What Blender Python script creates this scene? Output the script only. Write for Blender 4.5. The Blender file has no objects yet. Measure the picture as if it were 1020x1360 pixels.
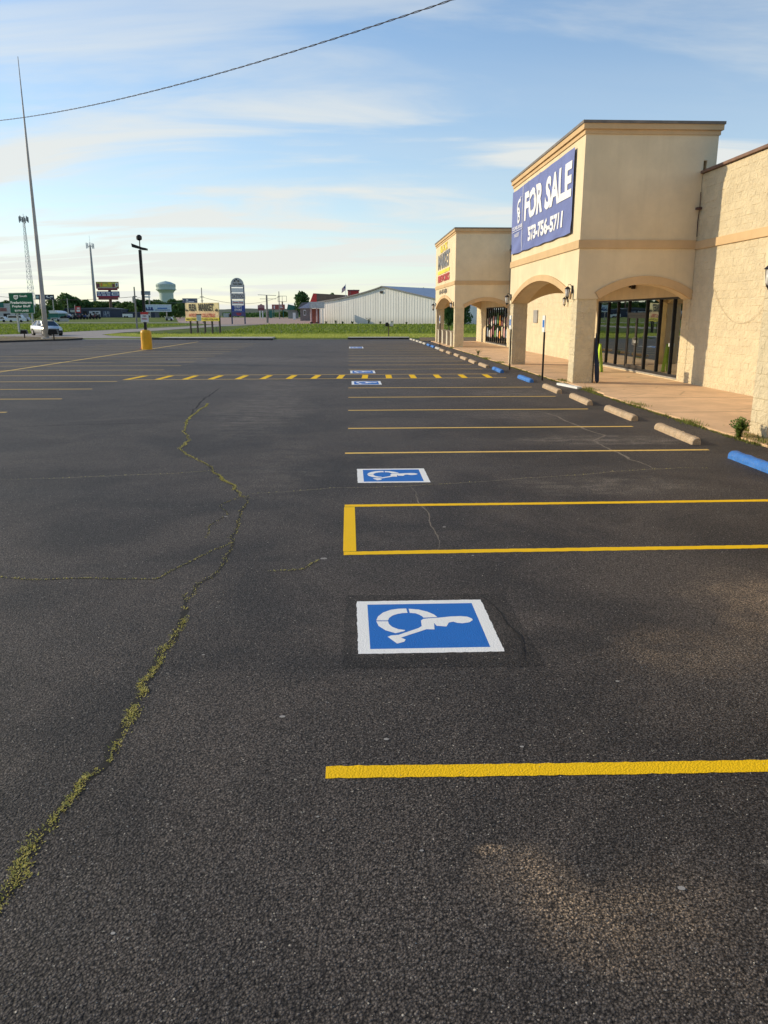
import bpy, bmesh, math, random
from mathutils import Vector, Matrix, noise
R = math.radians
random.seed(7)
S = bpy.context.scene
COL = S.collection

# ------------------------------------------------------------------ camera
FPX, PX0, PY0, EYE = 1040.0, 510.0, 680.0, 2.0
TH = math.atan(261 / FPX)
PS = math.atan(47 * math.cos(TH) / FPX)
cam_d = bpy.data.cameras.new('camera')
cam = bpy.data.objects.new('camera', cam_d)
COL.objects.link(cam)
S.camera = cam
cam_d.sensor_fit = 'VERTICAL'
cam_d.sensor_height = 36.0
cam_d.lens = 36.0 * FPX / 1360.0
cam_d.clip_end = 6000
cam_d.clip_start = 0.05
cam.location = (0, 0, EYE)
cam.rotation_euler = (R(90) - TH, 0, -PS)

# ------------------------------------------------------------------ sun, sky, exposure
SUN_EL = R(21.0)
SUN_DIR = Vector((-0.928 * math.cos(SUN_EL), 0.371 * math.cos(SUN_EL), math.sin(SUN_EL)))
sd = bpy.data.lights.new('sun', 'SUN')
sd.energy = 2.6
sd.angle = R(0.55)
sd.color = (1.0, 0.85, 0.60)
sun = bpy.data.objects.new('sun', sd)
sun.rotation_euler = SUN_DIR.to_track_quat('Z', 'Y').to_euler()
COL.objects.link(sun)

world = bpy.data.worlds.new('World')
S.world = world
world.use_nodes = True
wt = world.node_tree
wt.nodes.clear()
def WN(t, **k):
    n = wt.nodes.new(t)
    for a, b in k.items():
        setattr(n, a, b)
    return n
def wl(a, b):
    wt.links.new(a, b)
sky = WN('ShaderNodeTexSky', sky_type='NISHITA')
sky.sun_disc = False
sky.sun_elevation = SUN_EL
sky.sun_rotation = math.atan2(-0.928, 0.371)
sky.altitude = 200
sky.air_density = 1.0
sky.dust_density = 0.35
sky.ozone_density = 2.2
geo = WN('ShaderNodeTexCoord')
sep = WN('ShaderNodeSeparateXYZ')
wl(geo.outputs['Generated'], sep.inputs[0])
def wmath(op, a, b=None, clamp=False):
    n = WN('ShaderNodeMath', operation=op)
    n.use_clamp = clamp
    for i, v in enumerate((a, b)):
        if v is None: continue
        if isinstance(v, (int, float)): n.inputs[i].default_value = v
        else: wl(v, n.inputs[i])
    return n.outputs[0]
zc = wmath('MAXIMUM', sep.outputs[2], 0.0)
zz = wmath('ADD', zc, 0.16)
u = wmath('DIVIDE', sep.outputs[0], zz)
v = wmath('DIVIDE', sep.outputs[1], zz)
cmb = WN('ShaderNodeCombineXYZ')
wl(u, cmb.inputs[0]); wl(v, cmb.inputs[1])
mp = WN('ShaderNodeMapping')
mp.inputs['Rotation'].default_value = (0, 0, R(-14))
mp.inputs['Scale'].default_value = (0.42, 1.25, 1)
mp.inputs['Location'].default_value = (3.3, 1.1, 0)
wl(cmb.outputs[0], mp.inputs[0])
n1 = WN('ShaderNodeTexNoise')
n1.inputs['Scale'].default_value = 1.5
n1.inputs['Detail'].default_value = 7
n1.inputs['Roughness'].default_value = 0.55
n1.inputs['Distortion'].default_value = 0.7
wl(mp.outputs[0], n1.inputs['Vector'])
r1 = WN('ShaderNodeMapRange')
r1.inputs[1].default_value = 0.43; r1.inputs[2].default_value = 0.68
r1.interpolation_type = 'SMOOTHSTEP'
wl(n1.outputs[0], r1.inputs[0])
mp2 = WN('ShaderNodeMapping')
mp2.inputs['Rotation'].default_value = (0, 0, R(-6))
mp2.inputs['Scale'].default_value = (0.22, 1.0, 1)
mp2.inputs['Location'].default_value = (0.4, 5.2, 0)
wl(cmb.outputs[0], mp2.inputs[0])
n2 = WN('ShaderNodeTexNoise')
n2.inputs['Scale'].default_value = 2.6
n2.inputs['Detail'].default_value = 5
wl(mp2.outputs[0], n2.inputs['Vector'])
# veil thickens towards the horizon as thin high cloud does when seen at a slant
hz = WN('ShaderNodeMapRange')
hz.inputs[1].default_value = 0.0; hz.inputs[2].default_value = 0.62
hz.inputs[3].default_value = 1.0; hz.inputs[4].default_value = 0.0
wl(zc, hz.inputs[0])
hz2 = wmath('POWER', hz.outputs[0], 1.9)
vn = wmath('MULTIPLY', n2.outputs[0], 0.55)
veil = wmath('MULTIPLY', hz2, wmath('ADD', vn, 0.30))
streak = wmath('MULTIPLY', r1.outputs[0], wmath('ADD', wmath('MULTIPLY', hz2, 1.05), 0.10))
mask = wmath('MINIMUM', wmath('ADD', wmath('ADD', veil, streak), 0.01), 0.92)
bg1 = WN('ShaderNodeBackground'); bg1.inputs[1].default_value = 0.116
hs = WN('ShaderNodeHueSaturation'); hs.inputs['Saturation'].default_value = 1.2
wl(sky.outputs[0], hs.inputs['Color']); wl(hs.outputs[0], bg1.inputs[0])
bg2 = WN('ShaderNodeBackground'); bg2.inputs[1].default_value = 0.54
bg2.inputs[0].default_value = (0.985, 1.0, 0.955, 1)
mx = WN('ShaderNodeMixShader')
wl(mask, mx.inputs[0]); wl(bg1.outputs[0], mx.inputs[1]); wl(bg2.outputs[0], mx.inputs[2])
out = WN('ShaderNodeOutputWorld')
wl(mx.outputs[0], out.inputs[0])
S.view_settings.view_transform = 'Standard'
S.view_settings.look = 'None'
S.view_settings.exposure = 0.65
S.view_settings.gamma = 1.0
S.view_settings.use_curve_mapping = False

# ------------------------------------------------------------------ helpers: unprojection used to measure the place
_fw = Vector((math.sin(PS) * math.cos(TH), math.cos(PS) * math.cos(TH), -math.sin(TH)))
_rt = Vector((math.cos(PS), -math.sin(PS), 0))
_up = _rt.cross(_fw)
def ray(x, y):
    return _fw + _rt * (x - PX0) / FPX - _up * (y - PY0) / FPX
def at(x, y, Y):
    d = ray(x, y); return Vector((0, 0, EYE)) + d * (Y / d.y)
def gd(x, y, z=0.0):
    d = ray(x, y); return Vector((0, 0, EYE)) + d * ((z - EYE) / d.z)
def smooth(a, b, t):
    t = max(0.0, min(1.0, (t - a) / (b - a))); return t * t * (3 - 2 * t)
def gz(x, y):
    if y < 69.2: return -0.05
    if y < 70.6: return -0.05 + 0.10 * (y - 69.2) / 1.4
    z = 0.05
    d = smooth(86, 93, y) * (1 - smooth(98, 176, y))
    m = max(smooth(-23.5, -19.5, x), 1 - smooth(-41, -36, x))
    z -= 0.85 * d * m
    z += 1.1 * smooth(225, 335, y)
    return z

# ------------------------------------------------------------------ materials
MATS = {}
class NT:
    def __init__(s, name):
        s.m = bpy.data.materials.new(name); s.m.use_nodes = True
        s.t = s.m.node_tree; s.t.nodes.clear()
        s.out = s.n('ShaderNodeOutputMaterial')
        s.b = s.n('ShaderNodeBsdfPrincipled')
        s.l(s.b.outputs[0], s.out.inputs[0])
        s.g = s.n('ShaderNodeNewGeometry')
        s.P = s.g.outputs['Position']
    def n(s, t, **k):
        n = s.t.nodes.new(t)
        for a, b in k.items(): setattr(n, a, b)
        return n
    def l(s, a, b): s.t.links.new(a, b)
    def map(s, scale=(1, 1, 1), rot=(0, 0, 0), loc=(0, 0, 0), src=None):
        n = s.n('ShaderNodeMapping')
        n.inputs['Scale'].default_value = scale; n.inputs['Rotation'].default_value = rot; n.inputs['Location'].default_value = loc
        s.l(src or s.P, n.inputs[0]); return n.outputs[0]
    def noise(s, scale, detail=4, rough=0.5, vec=None, dist=0.0):
        n = s.n('ShaderNodeTexNoise')
        n.inputs['Scale'].default_value = scale; n.inputs['Detail'].default_value = detail
        n.inputs['Roughness'].default_value = rough; n.inputs['Distortion'].default_value = dist
        s.l(vec or s.P, n.inputs['Vector']); return n.outputs[0]
    def voro(s, scale, vec=None, feature='F1'):
        n = s.n('ShaderNodeTexVoronoi', feature=feature)
        n.inputs['Scale'].default_value = scale
        s.l(vec or s.P, n.inputs['Vector']); return n
    def rng(s, v, a, b, c=0.0, d=1.0, sm=True):
        n = s.n('ShaderNodeMapRange')
        if sm: n.interpolation_type = 'SMOOTHSTEP'
        for i, q in enumerate((a, b, c, d)): n.inputs[i + 1].default_value = q
        s.l(v, n.inputs[0]); return n.outputs[0]
    def math(s, op, a, b=None, clamp=False):
        n = s.n('ShaderNodeMath', operation=op); n.use_clamp = clamp
        for i, v in enumerate((a, b)):
            if v is None: continue
            if isinstance(v, (int, float)): n.inputs[i].default_value = v
            else: s.l(v, n.inputs[i])
        return n.outputs[0]
    def mix(s, f, a, b, mode='MIX'):
        n = s.n('ShaderNodeMixRGB', blend_type=mode)
        if isinstance(f, (int, float)): n.inputs[0].default_value = f
        else: s.l(f, n.inputs[0])
        for i, v in ((1, a), (2, b)):
            if isinstance(v, tuple): n.inputs[i].default_value = (*v[:3], 1)
            else: s.l(v, n.inputs[i])
        return n.outputs[0]
    def col(s, v):
        if isinstance(v, tuple): s.b.inputs['Base Color'].default_value = (*v[:3], 1)
        else: s.l(v, s.b.inputs['Base Color'])
    def bump(s, h, strength=0.5, dist=0.01, prev=None):
        n = s.n('ShaderNodeBump')
        n.inputs['Strength'].default_value = strength; n.inputs['Distance'].default_value = dist
        s.l(h, n.inputs['Height'])
        if prev is not None: s.l(prev, n.inputs['Normal'])
        return n.outputs[0]
    def set(s, rough=0.8, metal=0.0, spec=0.5, normal=None):
        if isinstance(rough, (int, float)): s.b.inputs['Roughness'].default_value = rough
        else: s.l(rough, s.b.inputs['Roughness'])
        s.b.inputs['Metallic'].default_value = metal
        s.b.inputs['Specular IOR Level'].default_value = spec
        if normal is not None: s.l(normal, s.b.inputs['Normal'])

def simple(name, c, rough=0.6, metal=0.0, var=0.18, scale=3.0, spec=0.4, bump=0.0, bscale=40):
    if name in MATS: return MATS[name]
    t = NT(name)
    f = t.rng(t.noise(scale, 5, 0.6), 0.3, 0.7)
    lo = tuple(x * (1 - var) for x in c); hi = tuple(min(1, x * (1 + var)) for x in c)
    t.col(t.mix(f, lo, hi))
    nm = t.bump(t.noise(bscale, 4, 0.6), bump, 0.01) if bump else None
    t.set(rough, metal, spec, nm)
    MATS[name] = t.m
    return t.m

def asphalt(name='asphalt', tint=1.0):
    t = NT(name)
    P = t.P
    big = t.noise(0.22, 6, 0.6, dist=0.4)
    mid = t.noise(1.6, 6, 0.65)
    streak = t.noise(1.0, 5, 0.6, vec=t.map((0.10, 0.75, 1)))
    grain = t.voro(150)
    g2 = t.noise(95, 4, 0.8)
    sxx0 = t.n('ShaderNodeSeparateXYZ'); t.l(P, sxx0.inputs[0])
    base = t.mix(t.rng(t.noise(0.55, 6, 0.62, dist=0.6), 0.36, 0.64), (0.043 * tint, 0.0370 * tint, 0.0325 * tint), (0.092 * tint, 0.0750 * tint, 0.0610 * tint))
    base = t.mix(t.rng(streak, 0.48, 0.75, 0, 0.35), base, (0.085, 0.078, 0.070))
    base = t.mix(t.rng(mid, 0.5, 0.8, 0, 0.28), base, (0.060, 0.054, 0.048))
    # aggregate: single stones of a paler or darker colour
    gc = t.n('ShaderNodeSeparateColor'); t.l(grain.outputs['Color'], gc.inputs[0])
    base = t.mix(t.math('MULTIPLY', t.rng(gc.outputs[0], 0.70, 1.0), 0.40), base, (0.16, 0.145, 0.13))
    base = t.mix(t.math('MULTIPLY', t.rng(gc.outputs[1], 0.992, 0.995), 0.65), base, (0.42, 0.38, 0.31))
    # right-hand bays were sealed separately and weathered browner
    sxx = t.n('ShaderNodeSeparateXYZ'); t.l(P, sxx.inputs[0])
    reg = t.math('MULTIPLY', t.rng(sxx.outputs[0], -0.04, 0.0), t.rng(sxx.outputs[1], 26.0, 34.0))
    base = t.mix(t.math('MULTIPLY', reg, 0.45), base, (0.085, 0.070, 0.057))
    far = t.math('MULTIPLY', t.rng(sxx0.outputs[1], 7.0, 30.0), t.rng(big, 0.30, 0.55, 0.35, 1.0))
    base = t.mix(t.math('MULTIPLY', far, 0.85), base, (0.155, 0.128, 0.102))  # paler with distance: low-angle sheen put into the colour, broken up by noise
    # sandy dirt lying in known places, speckled where it fades
    sx = t.n('ShaderNodeSeparateXYZ'); t.l(P, sx.inputs[0])
    def spot(cx, cy, rx, ry, rot=0.0):
        mpn = t.n('ShaderNodeMapping', vector_type='TEXTURE')
        mpn.inputs['Location'].default_value = (cx, cy, 0); mpn.inputs['Rotation'].default_value = (0, 0, rot)
        mpn.inputs['Scale'].default_value = (rx, ry, 1)
        wob = t.n('ShaderNodeTexNoise'); wob.inputs['Scale'].default_value = 1.7; wob.inputs['Detail'].default_value = 5
        t.l(P, wob.inputs['Vector'])
        vm = t.n('ShaderNodeVectorMath', operation='MULTIPLY_ADD')
        t.l(wob.outputs['Color'], vm.inputs[0]); vm.inputs[1].default_value = (rx * 0.9, ry * 0.9, 0)
        va = t.n('ShaderNodeVectorMath', operation='SUBTRACT'); t.l(P, va.inputs[0]); va.inputs[1].default_value = (rx * 0.45, ry * 0.45, 0)
        t.l(va.outputs[0], vm.inputs[2]); t.l(vm.outputs[0], mpn.inputs[0])
        s2 = t.n('ShaderNodeSeparateXYZ'); t.l(mpn.outputs[0], s2.inputs[0])
        r2 = t.math('ADD', t.math('POWER', s2.outputs[0], 2.0), t.math('POWER', s2.outputs[1], 2.0))
        return t.rng(r2, 0.0, 1.0, 1.0, 0.0)
    spk = t.rng(t.noise(115, 3, 0.8), 0.45, 0.56)
    spk_w = t.rng(t.noise(1.0, 6, 0.7, vec=t.map((1.2, 5.0, 1))), 0.34, 0.60)
    brk = t.rng(t.noise(3.2, 5, 0.65), 0.36, 0.62, 0.25, 1.0)
    spk = t.math('MULTIPLY', spk, brk); spk_w = t.math('MULTIPLY', spk_w, brk)
    sand = [((0.62, 2.42, 0.27, 0.27, 0), 0.58), ((0.85, 2.22, 0.40, 0.26, 0), 0.40), ((1.15, 2.15, 0.45, 0.45, 0), 0.18), ((0.52, 2.60, 0.09, 0.04, 0), 0.9),
            ((2.95, 4.9, 0.65, 1.1, 0.1), 0.55), ((3.4, 5.3, 0.6, 0.6, 0), 0.5), ((2.1, 4.4, 0.6, 0.5, 0), 0.3)]
    for a, k in sand:
        base = t.mix(t.math('MULTIPLY', t.math('MULTIPLY', spot(*a), spk), k * 1.25), base, (0.50, 0.35, 0.21))
    pale = [((0.49, 4.87, 0.78, 0.72, 0), 0.22), ((0.53, 9.9, 0.8, 0.8, 0), 0.22), ((-1.9, 17.5, 1.3, 5.5, 0), 0.34), ((-0.9, 10.5, 0.7, 2.5, 0.0), 0.18), ((4.2, 12.7, 1.9, 0.7, 0), 0.55), ((3.1, 9.2, 1.5, 0.7, 0), 0.35),
            ((-4.8, 36.8, 6.5, 3.6, 0.02), 0.62), ((3.0, 38.0, 4.5, 3.0, 0), 0.38), ((4.4, 20.8, 1.6, 1.2, 0), 0.4), ((-1.9, 23.0, 1.5, 2.5, 0), 0.3), ((1.62, 2.46, 0.14, 0.03, -0.3), 0.6),
            ((-12.0, 44.0, 9, 3.0, 0), 0.25), ((3.6, 16.0, 1.4, 1.0, 0), 0.25)]
    for a, k in pale:
        base = t.mix(t.math('MULTIPLY', t.math('MULTIPLY', spot(*a), spk_w), min(0.95, k * 1.9)), base, (0.25, 0.212, 0.17))
    stone = t.voro(112)
    s3 = t.n('ShaderNodeSeparateColor'); t.l(stone.outputs['Color'], s3.inputs[0])
    base = t.mix(1.0, base, t.rng(s3.outputs[2], 0.0, 1.0, 0.65, 1.38, False), 'MULTIPLY')
    pits = t.rng(stone.outputs['Distance'], 0.38, 0.75, 1.12, 0.35)
    base = t.mix(1.0, base, pits, 'MULTIPLY')
    pits = t.rng(t.noise(75, 3, 0.6), 0.36, 0.54, 0.28, 1.22)
    base = t.mix(1.0, base, pits, 'MULTIPLY')
    t.col(base)
    hgt = t.math('ADD', t.math('MULTIPLY', stone.outputs['Distance'], -1.0), t.math('MULTIPLY', t.noise(75, 3, 0.6), 0.9))
    nb = t.bump(hgt, 0.7, 0.005)
    nb = t.bump(t.noise(2.2, 4, 0.5), 0.25, 0.02, nb)
    t.set(0.70, 0, 0.22, nb)
    return t.m

def paint(name, c, worn=0.0):
    t = NT(name)
    f = t.rng(t.noise(60, 4, 0.7), 0.35, 0.7)
    base = t.mix(f, tuple(x * 0.94 for x in c), c)
    base = t.mix(t.rng(t.noise(2.5, 4, 0.6), 0.45, 0.8, 0, 0.16), base, tuple(x * 0.75 for x in c))
    h = t.rng(t.noise(120, 3, 0.8), 0.62 - worn, 0.72 - worn * 0.6)
    base = t.mix(t.math('MULTIPLY', h, 0.8), base, (0.05, 0.047, 0.045))
    t.col(base)
    nb = t.bump(t.math('MULTIPLY', t.voro(105).outputs['Distance'], -1.0), 0.5, 0.005)
    t.set(0.75, 0, 0.2, nb)
    return t.m

def stucco(name, c):
    t = NT(name)
    f = t.rng(t.noise(0.9, 6, 0.65), 0.3, 0.75)
    base = t.mix(f, tuple(x * 0.90 for x in c), tuple(x * 1.05 for x in c))
    # faint vertical rain streaks
    st = t.noise(1.0, 5, 0.6, vec=t.map((3.2, 3.2, 0.22)))
    base = t.mix(t.rng(st, 0.5, 0.8, 0, 0.30), base, tuple(x * q for x, q in zip(c, (0.74, 0.72, 0.66))))
    t.col(base)
    nb = t.bump(t.noise(55, 5, 0.75), 0.30, 0.008)
    t.set(0.88, 0, 0.25, nb)
    return t.m

def blockmat():
    t = NT('split_face_block')
    c = (0.78, 0.655, 0.43)
    base = t.mix(t.rng(t.noise(2.2, 6, 0.7), 0.3, 0.72), tuple(x * 0.88 for x in c), tuple(x * 1.06 for x in c))
    base = t.mix(t.rng(t.noise(26, 4, 0.7), 0.58, 0.72, 0, 0.45), base, (0.54, 0.45, 0.31))
    oi = t.n('ShaderNodeObjectInfo')
    base = t.mix(t.math('MULTIPLY', oi.outputs['Random'], 0.10), base, (0.62, 0.50, 0.33))
    # splash-back dirt low on the wall
    sx = t.n('ShaderNodeSeparateXYZ'); t.l(t.P, sx.inputs[0])
    low = t.rng(sx.outputs[2], 0.0, 0.5, 1.0, 0.0)
    base = t.mix(t.math('MULTIPLY', t.math('MULTIPLY', low, t.rng(t.noise(24, 4, 0.7), 0.5, 0.66)), 0.75), base, (0.24, 0.17, 0.10))
    t.col(base)
    nb = t.bump(t.noise(13, 6, 0.72), 1.0, 0.05)
    t.set(0.9, 0, 0.25, nb)
    return t.m

def concrete(name, c, dark=None, joints=False):
    t = NT(name)
    base = t.mix(t.rng(t.noise(1.1, 6, 0.65), 0.3, 0.72), tuple(x * 0.84 for x in c), tuple(x * 1.08 for x in c))
    base = t.mix(t.rng(t.noise(14, 5, 0.7), 0.55, 0.75, 0, 0.35), base, dark or tuple(x * 0.62 for x in c))
    ck = t.voro(0.42, vec=t.map((1, 1, 0)), feature='DISTANCE_TO_EDGE')
    if joints:
        base = t.mix(t.rng(ck.outputs['Distance'], 0.0, 0.012, 0.5, 0.0), base, tuple(x * 0.45 for x in c))
    t.col(base)
    nb = t.bump(t.noise(60, 4, 0.7), 0.35, 0.006)
    t.set(0.86, 0, 0.3, nb)
    return t.m

def stopmat(name, c, agg=True):
    t = NT(name)
    v = t.voro(75)
    sc = t.n('ShaderNodeSeparateColor'); t.l(v.outputs['Color'], sc.inputs[0])
    base = t.mix(t.rng(t.noise(5, 5, 0.6), 0.3, 0.7), tuple(x * 0.8 for x in c), tuple(x * 1.1 for x in c))
    if agg:
        base = t.mix(t.math('MULTIPLY', sc.outputs[0], 0.45), base, (0.20, 0.15, 0.10))
        base = t.mix(t.rng(sc.outputs[1], 0.8, 0.9, 0, 0.5), base, (0.62, 0.54, 0.42))
    else:
        base = t.mix(t.rng(t.noise(30, 5, 0.8), 0.58, 0.66, 0, 0.85), base, (0.30, 0.29, 0.26))
    t.col(base)
    nb = t.bump(t.noise(60, 5, 0.8), 0.8, 0.012)
    t.set(0.85 if agg else 0.55, 0, 0.3, nb)
    return t.m

def grassmat(name, a, b, c=None):
    t = NT(name)
    base = t.mix(t.rng(t.noise(0.10, 6, 0.65, vec=t.map((1, 1, 1))), 0.35, 0.65), a, b)
    base = t.mix(t.rng(t.noise(1.2, 5, 0.7), 0.4, 0.7, 0, 0.5), base, tuple(x * 0.6 for x in a))
    if c: base = t.mix(t.rng(t.noise(0.5, 5, 0.7, vec=t.map((0.3, 1.0, 1))), 0.5, 0.72, 0, 0.8), base, c)
    t.col(base)
    nb = t.bump(t.noise(9, 5, 0.8), 1.0, 0.15)
    t.set(0.95, 0, 0.15, nb)
    return t.m

def leafmat(name, a, b, trans=True):
    t = NT(name)
    ri = t.g.outputs['Random Per Island']
    base = t.mix(ri, a, b)
    base = t.mix(t.rng(t.noise(0.7, 3, 0.5), 0.35, 0.7, 0, 0.35), base, tuple(x * 1.5 for x in b))
    t.col(base)
    t.set(0.75, 0, 0.2)
    if trans:
        tr = t.n('ShaderNodeBsdfTranslucent')
        t.l(base, tr.inputs[0])
        mxn = t.n('ShaderNodeMixShader'); mxn.inputs[0].default_value = 0.3
        t.l(t.b.outputs[0], mxn.inputs[1]); t.l(tr.outputs[0], mxn.inputs[2]); t.l(mxn.outputs[0], t.out.inputs[0])
    return t.m

def glassmat():
    t = NT('window_glass')
    t.t.nodes.remove(t.b)
    fr = t.n('ShaderNodeFresnel'); fr.inputs['IOR'].default_value = 1.6
    g = t.n('ShaderNodeBsdfGlossy'); g.inputs['Roughness'].default_value = 0.012
    g.inputs['Color'].default_value = (0.86, 0.92, 0.88, 1)
    wv = t.bump(t.noise(0.9, 2, 0.5), 0.10, 0.02)
    t.l(wv, g.inputs['Normal'])
    tr = t.n('ShaderNodeBsdfTransparent'); tr.inputs['Color'].default_value = (0.74, 0.78, 0.76, 1)
    f = t.math('ADD', t.math('MULTIPLY', fr.outputs[0], 1.1), 0.32, True)
    m = t.n('ShaderNodeMixShader'); t.l(f, m.inputs[0]); t.l(tr.outputs[0], m.inputs[1]); t.l(g.outputs[0], m.inputs[2])
    t.l(m.outputs[0], t.out.inputs[0])
    return t.m

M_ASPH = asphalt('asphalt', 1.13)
M_ASPH2 = asphalt('sealed_asphalt', 0.62)
M_YEL = paint('yellow_paint_fresh', (1.0, 0.60, 0.004), -0.03)
M_YELW = paint('yellow_paint', (0.92, 0.60, 0.15), 0.03)
M_WHT = paint('white_road_paint', (0.92, 0.92, 0.88), -0.03)
M_BLU = paint('blue_road_paint', (0.02, 0.17, 0.56), 0.0)
M_SEAL = simple('sealed_patch', (0.046, 0.0445, 0.043), 0.62, var=0.25, scale=60, bump=0.8, bscale=150)
M_CRK = simple('crack_filler', (0.018, 0.017, 0.016), 0.95, var=0.3, scale=20, bump=0.7, bscale=90)
M_DUST = simple('crack_dust', (0.21, 0.175, 0.135), 0.95, var=0.35, scale=30, bump=0.7, bscale=90)
M_STUC = stucco('stucco_cream', (0.81, 0.665, 0.435))
M_TAN = stucco('stucco_tan_trim', (0.68, 0.47, 0.25))
M_BLK = blockmat()
M_COPE = simple('coping_metal', (0.20, 0.165, 0.13), 0.5, 0.3)
M_COPR = simple('coping_brown', (0.20, 0.115, 0.08), 0.6)
M_WALK = concrete('sidewalk_concrete', (0.76, 0.50, 0.285), None, True)
M_CONC = concrete('pale_concrete', (0.52, 0.48, 0.42))
M_KERB = simple('kerb_dark', (0.06, 0.055, 0.05), 0.9, var=0.4, scale=5)  # dark all over: the shade on the camera-side face is put into the colour
M_ROAD = concrete('road_concrete', (0.36, 0.31, 0.27))
M_GRAV = concrete('red_gravel', (0.46, 0.32, 0.25))
M_LAWN = grassmat('lawn', (0.28, 0.34, 0.06), (0.42, 0.44, 0.10), (0.50, 0.46, 0.16))
M_LAND = grassmat('land', (0.12, 0.17, 0.035), (0.19, 0.225, 0.055), (0.25, 0.24, 0.09))
M_DIRT = grassmat('dirt', (0.30, 0.22, 0.14), (0.26, 0.20, 0.12), (0.20, 0.19, 0.06))
M_STOP = stopmat('aggregate_concrete', (0.58, 0.41, 0.245))
M_STOPW = stopmat('pale_concrete_stop', (0.62, 0.58, 0.50))
M_STOPB = stopmat('blue_painted_concrete', (0.045, 0.20, 0.58), False)
M_GLASS = glassmat()
M_BLACK = simple('black_metal', (0.018, 0.016, 0.016), 0.45, 0.2, 0.2)
M_IRON = simple('lantern_iron', (0.035, 0.028, 0.026), 0.5, 0.4)
M_GREY = simple('grey_steel', (0.38, 0.36, 0.33), 0.5, 0.3)
M_GALV = simple('galvanised', (0.34, 0.35, 0.36), 0.5, 0.5)
M_WHITE = simple('white_paint', (0.78, 0.78, 0.75), 0.5, 0, 0.06)
M_BANB = simple('banner_blue', (0.14, 0.175, 0.41), 0.6, 0, 0.08, 1.5)
M_BANW = simple('banner_white', (0.82, 0.82, 0.84), 0.6, 0, 0.04)
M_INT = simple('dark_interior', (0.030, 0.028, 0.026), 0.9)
M_INTF = simple('interior_floor', (0.10, 0.085, 0.07), 0.6)
M_BRICK = simple('interior_brick', (0.26, 0.10, 0.055), 0.9, 0, 0.3, 6)
M_WOOD = simple('weathered_wood', (0.20, 0.155, 0.11), 0.9, 0, 0.3, 2)
M_PYEL = simple('bollard_yellow', (0.86, 0.42, 0.01), 0.45, 0, 0.08)
M_SYEL = simple('sign_yellow', (0.88, 0.68, 0.34), 0.6)
M_SPEACH = simple('sign_peach', (0.82, 0.56, 0.30), 0.6)
M_SYEL2 = simple('sign_strong_yellow', (0.84, 0.68, 0.05), 0.6)
M_GREEN = simple('sign_green', (0.001, 0.10, 0.055), 0.8, 0, 0.05, 3.0, 0.08)
M_NAVY = simple('sign_navy', (0.03, 0.055, 0.19), 0.5)
M_RED = simple('sign_red', (0.50, 0.045, 0.04), 0.6)
M_ORNG = simple('sign_orange', (0.80, 0.27, 0.04), 0.6)
M_TXT = simple('print_black', (0.012, 0.012, 0.012), 0.6)
M_SLATE = simple('slate_blue_metal', (0.045, 0.055, 0.085), 0.6, 0, 0.15, 0.3)
M_WMET = None
M_PURP = simple('muted_maroon', (0.20, 0.06, 0.07), 0.6)
M_TEAL = simple('teal_paint', (0.03, 0.17, 0.14), 0.6)
M_CAR = simple('silver_car_paint', (0.62, 0.62, 0.60), 0.28, 0.35, 0.04, 1, 0.6)
M_CARG = simple('car_glass', (0.02, 0.025, 0.03), 0.08, 0, 0.05, 1, 0.8)
M_TYRE = simple('tyre_rubber', (0.02, 0.02, 0.02), 0.85)
M_LEAF = [leafmat('leaf_deep', (0.035, 0.085, 0.022), (0.090, 0.165, 0.045)),
          leafmat('leaf_mid', (0.060, 0.120, 0.025), (0.140, 0.215, 0.055)),
          leafmat('leaf_pale', (0.11, 0.17, 0.030), (0.22, 0.29, 0.070))]
M_GRASSB = leafmat('grass_blade', (0.32, 0.38, 0.05), (0.58, 0.58, 0.14))
M_GRASSD = leafmat('grass_blade_deep', (0.13, 0.20, 0.02), (0.28, 0.34, 0.05))
M_MOSS = leafmat('moss', (0.34, 0.32, 0.05), (0.68, 0.60, 0.20))
M_TRUNK = simple('bark', (0.10, 0.075, 0.05), 0.95)
def corrugated():
    t = NT('corrugated_white')
    c = (0.83, 0.81, 0.76)
    st = t.noise(1.0, 5, 0.65, vec=t.map((0.9, 0.9, 0.06)))
    base = t.mix(t.rng(st, 0.35, 0.7), tuple(x * 0.93 for x in c), tuple(x * 1.04 for x in c))
    sx = t.n('ShaderNodeSeparateXYZ'); t.l(t.P, sx.inputs[0])
    low = t.rng(sx.outputs[2], 0.3, 2.2, 0.35, 0.0)
    t.col(t.mix(low, base, (0.36, 0.31, 0.23)))
    t.set(0.6, 0.1, 0.35)
    return t.m
M_WMET = corrugated()
M_ROOFB = simple('blue_grey_roof', (0.30, 0.35, 0.44), 0.45, 0.2, 0.1, 0.4)

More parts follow.
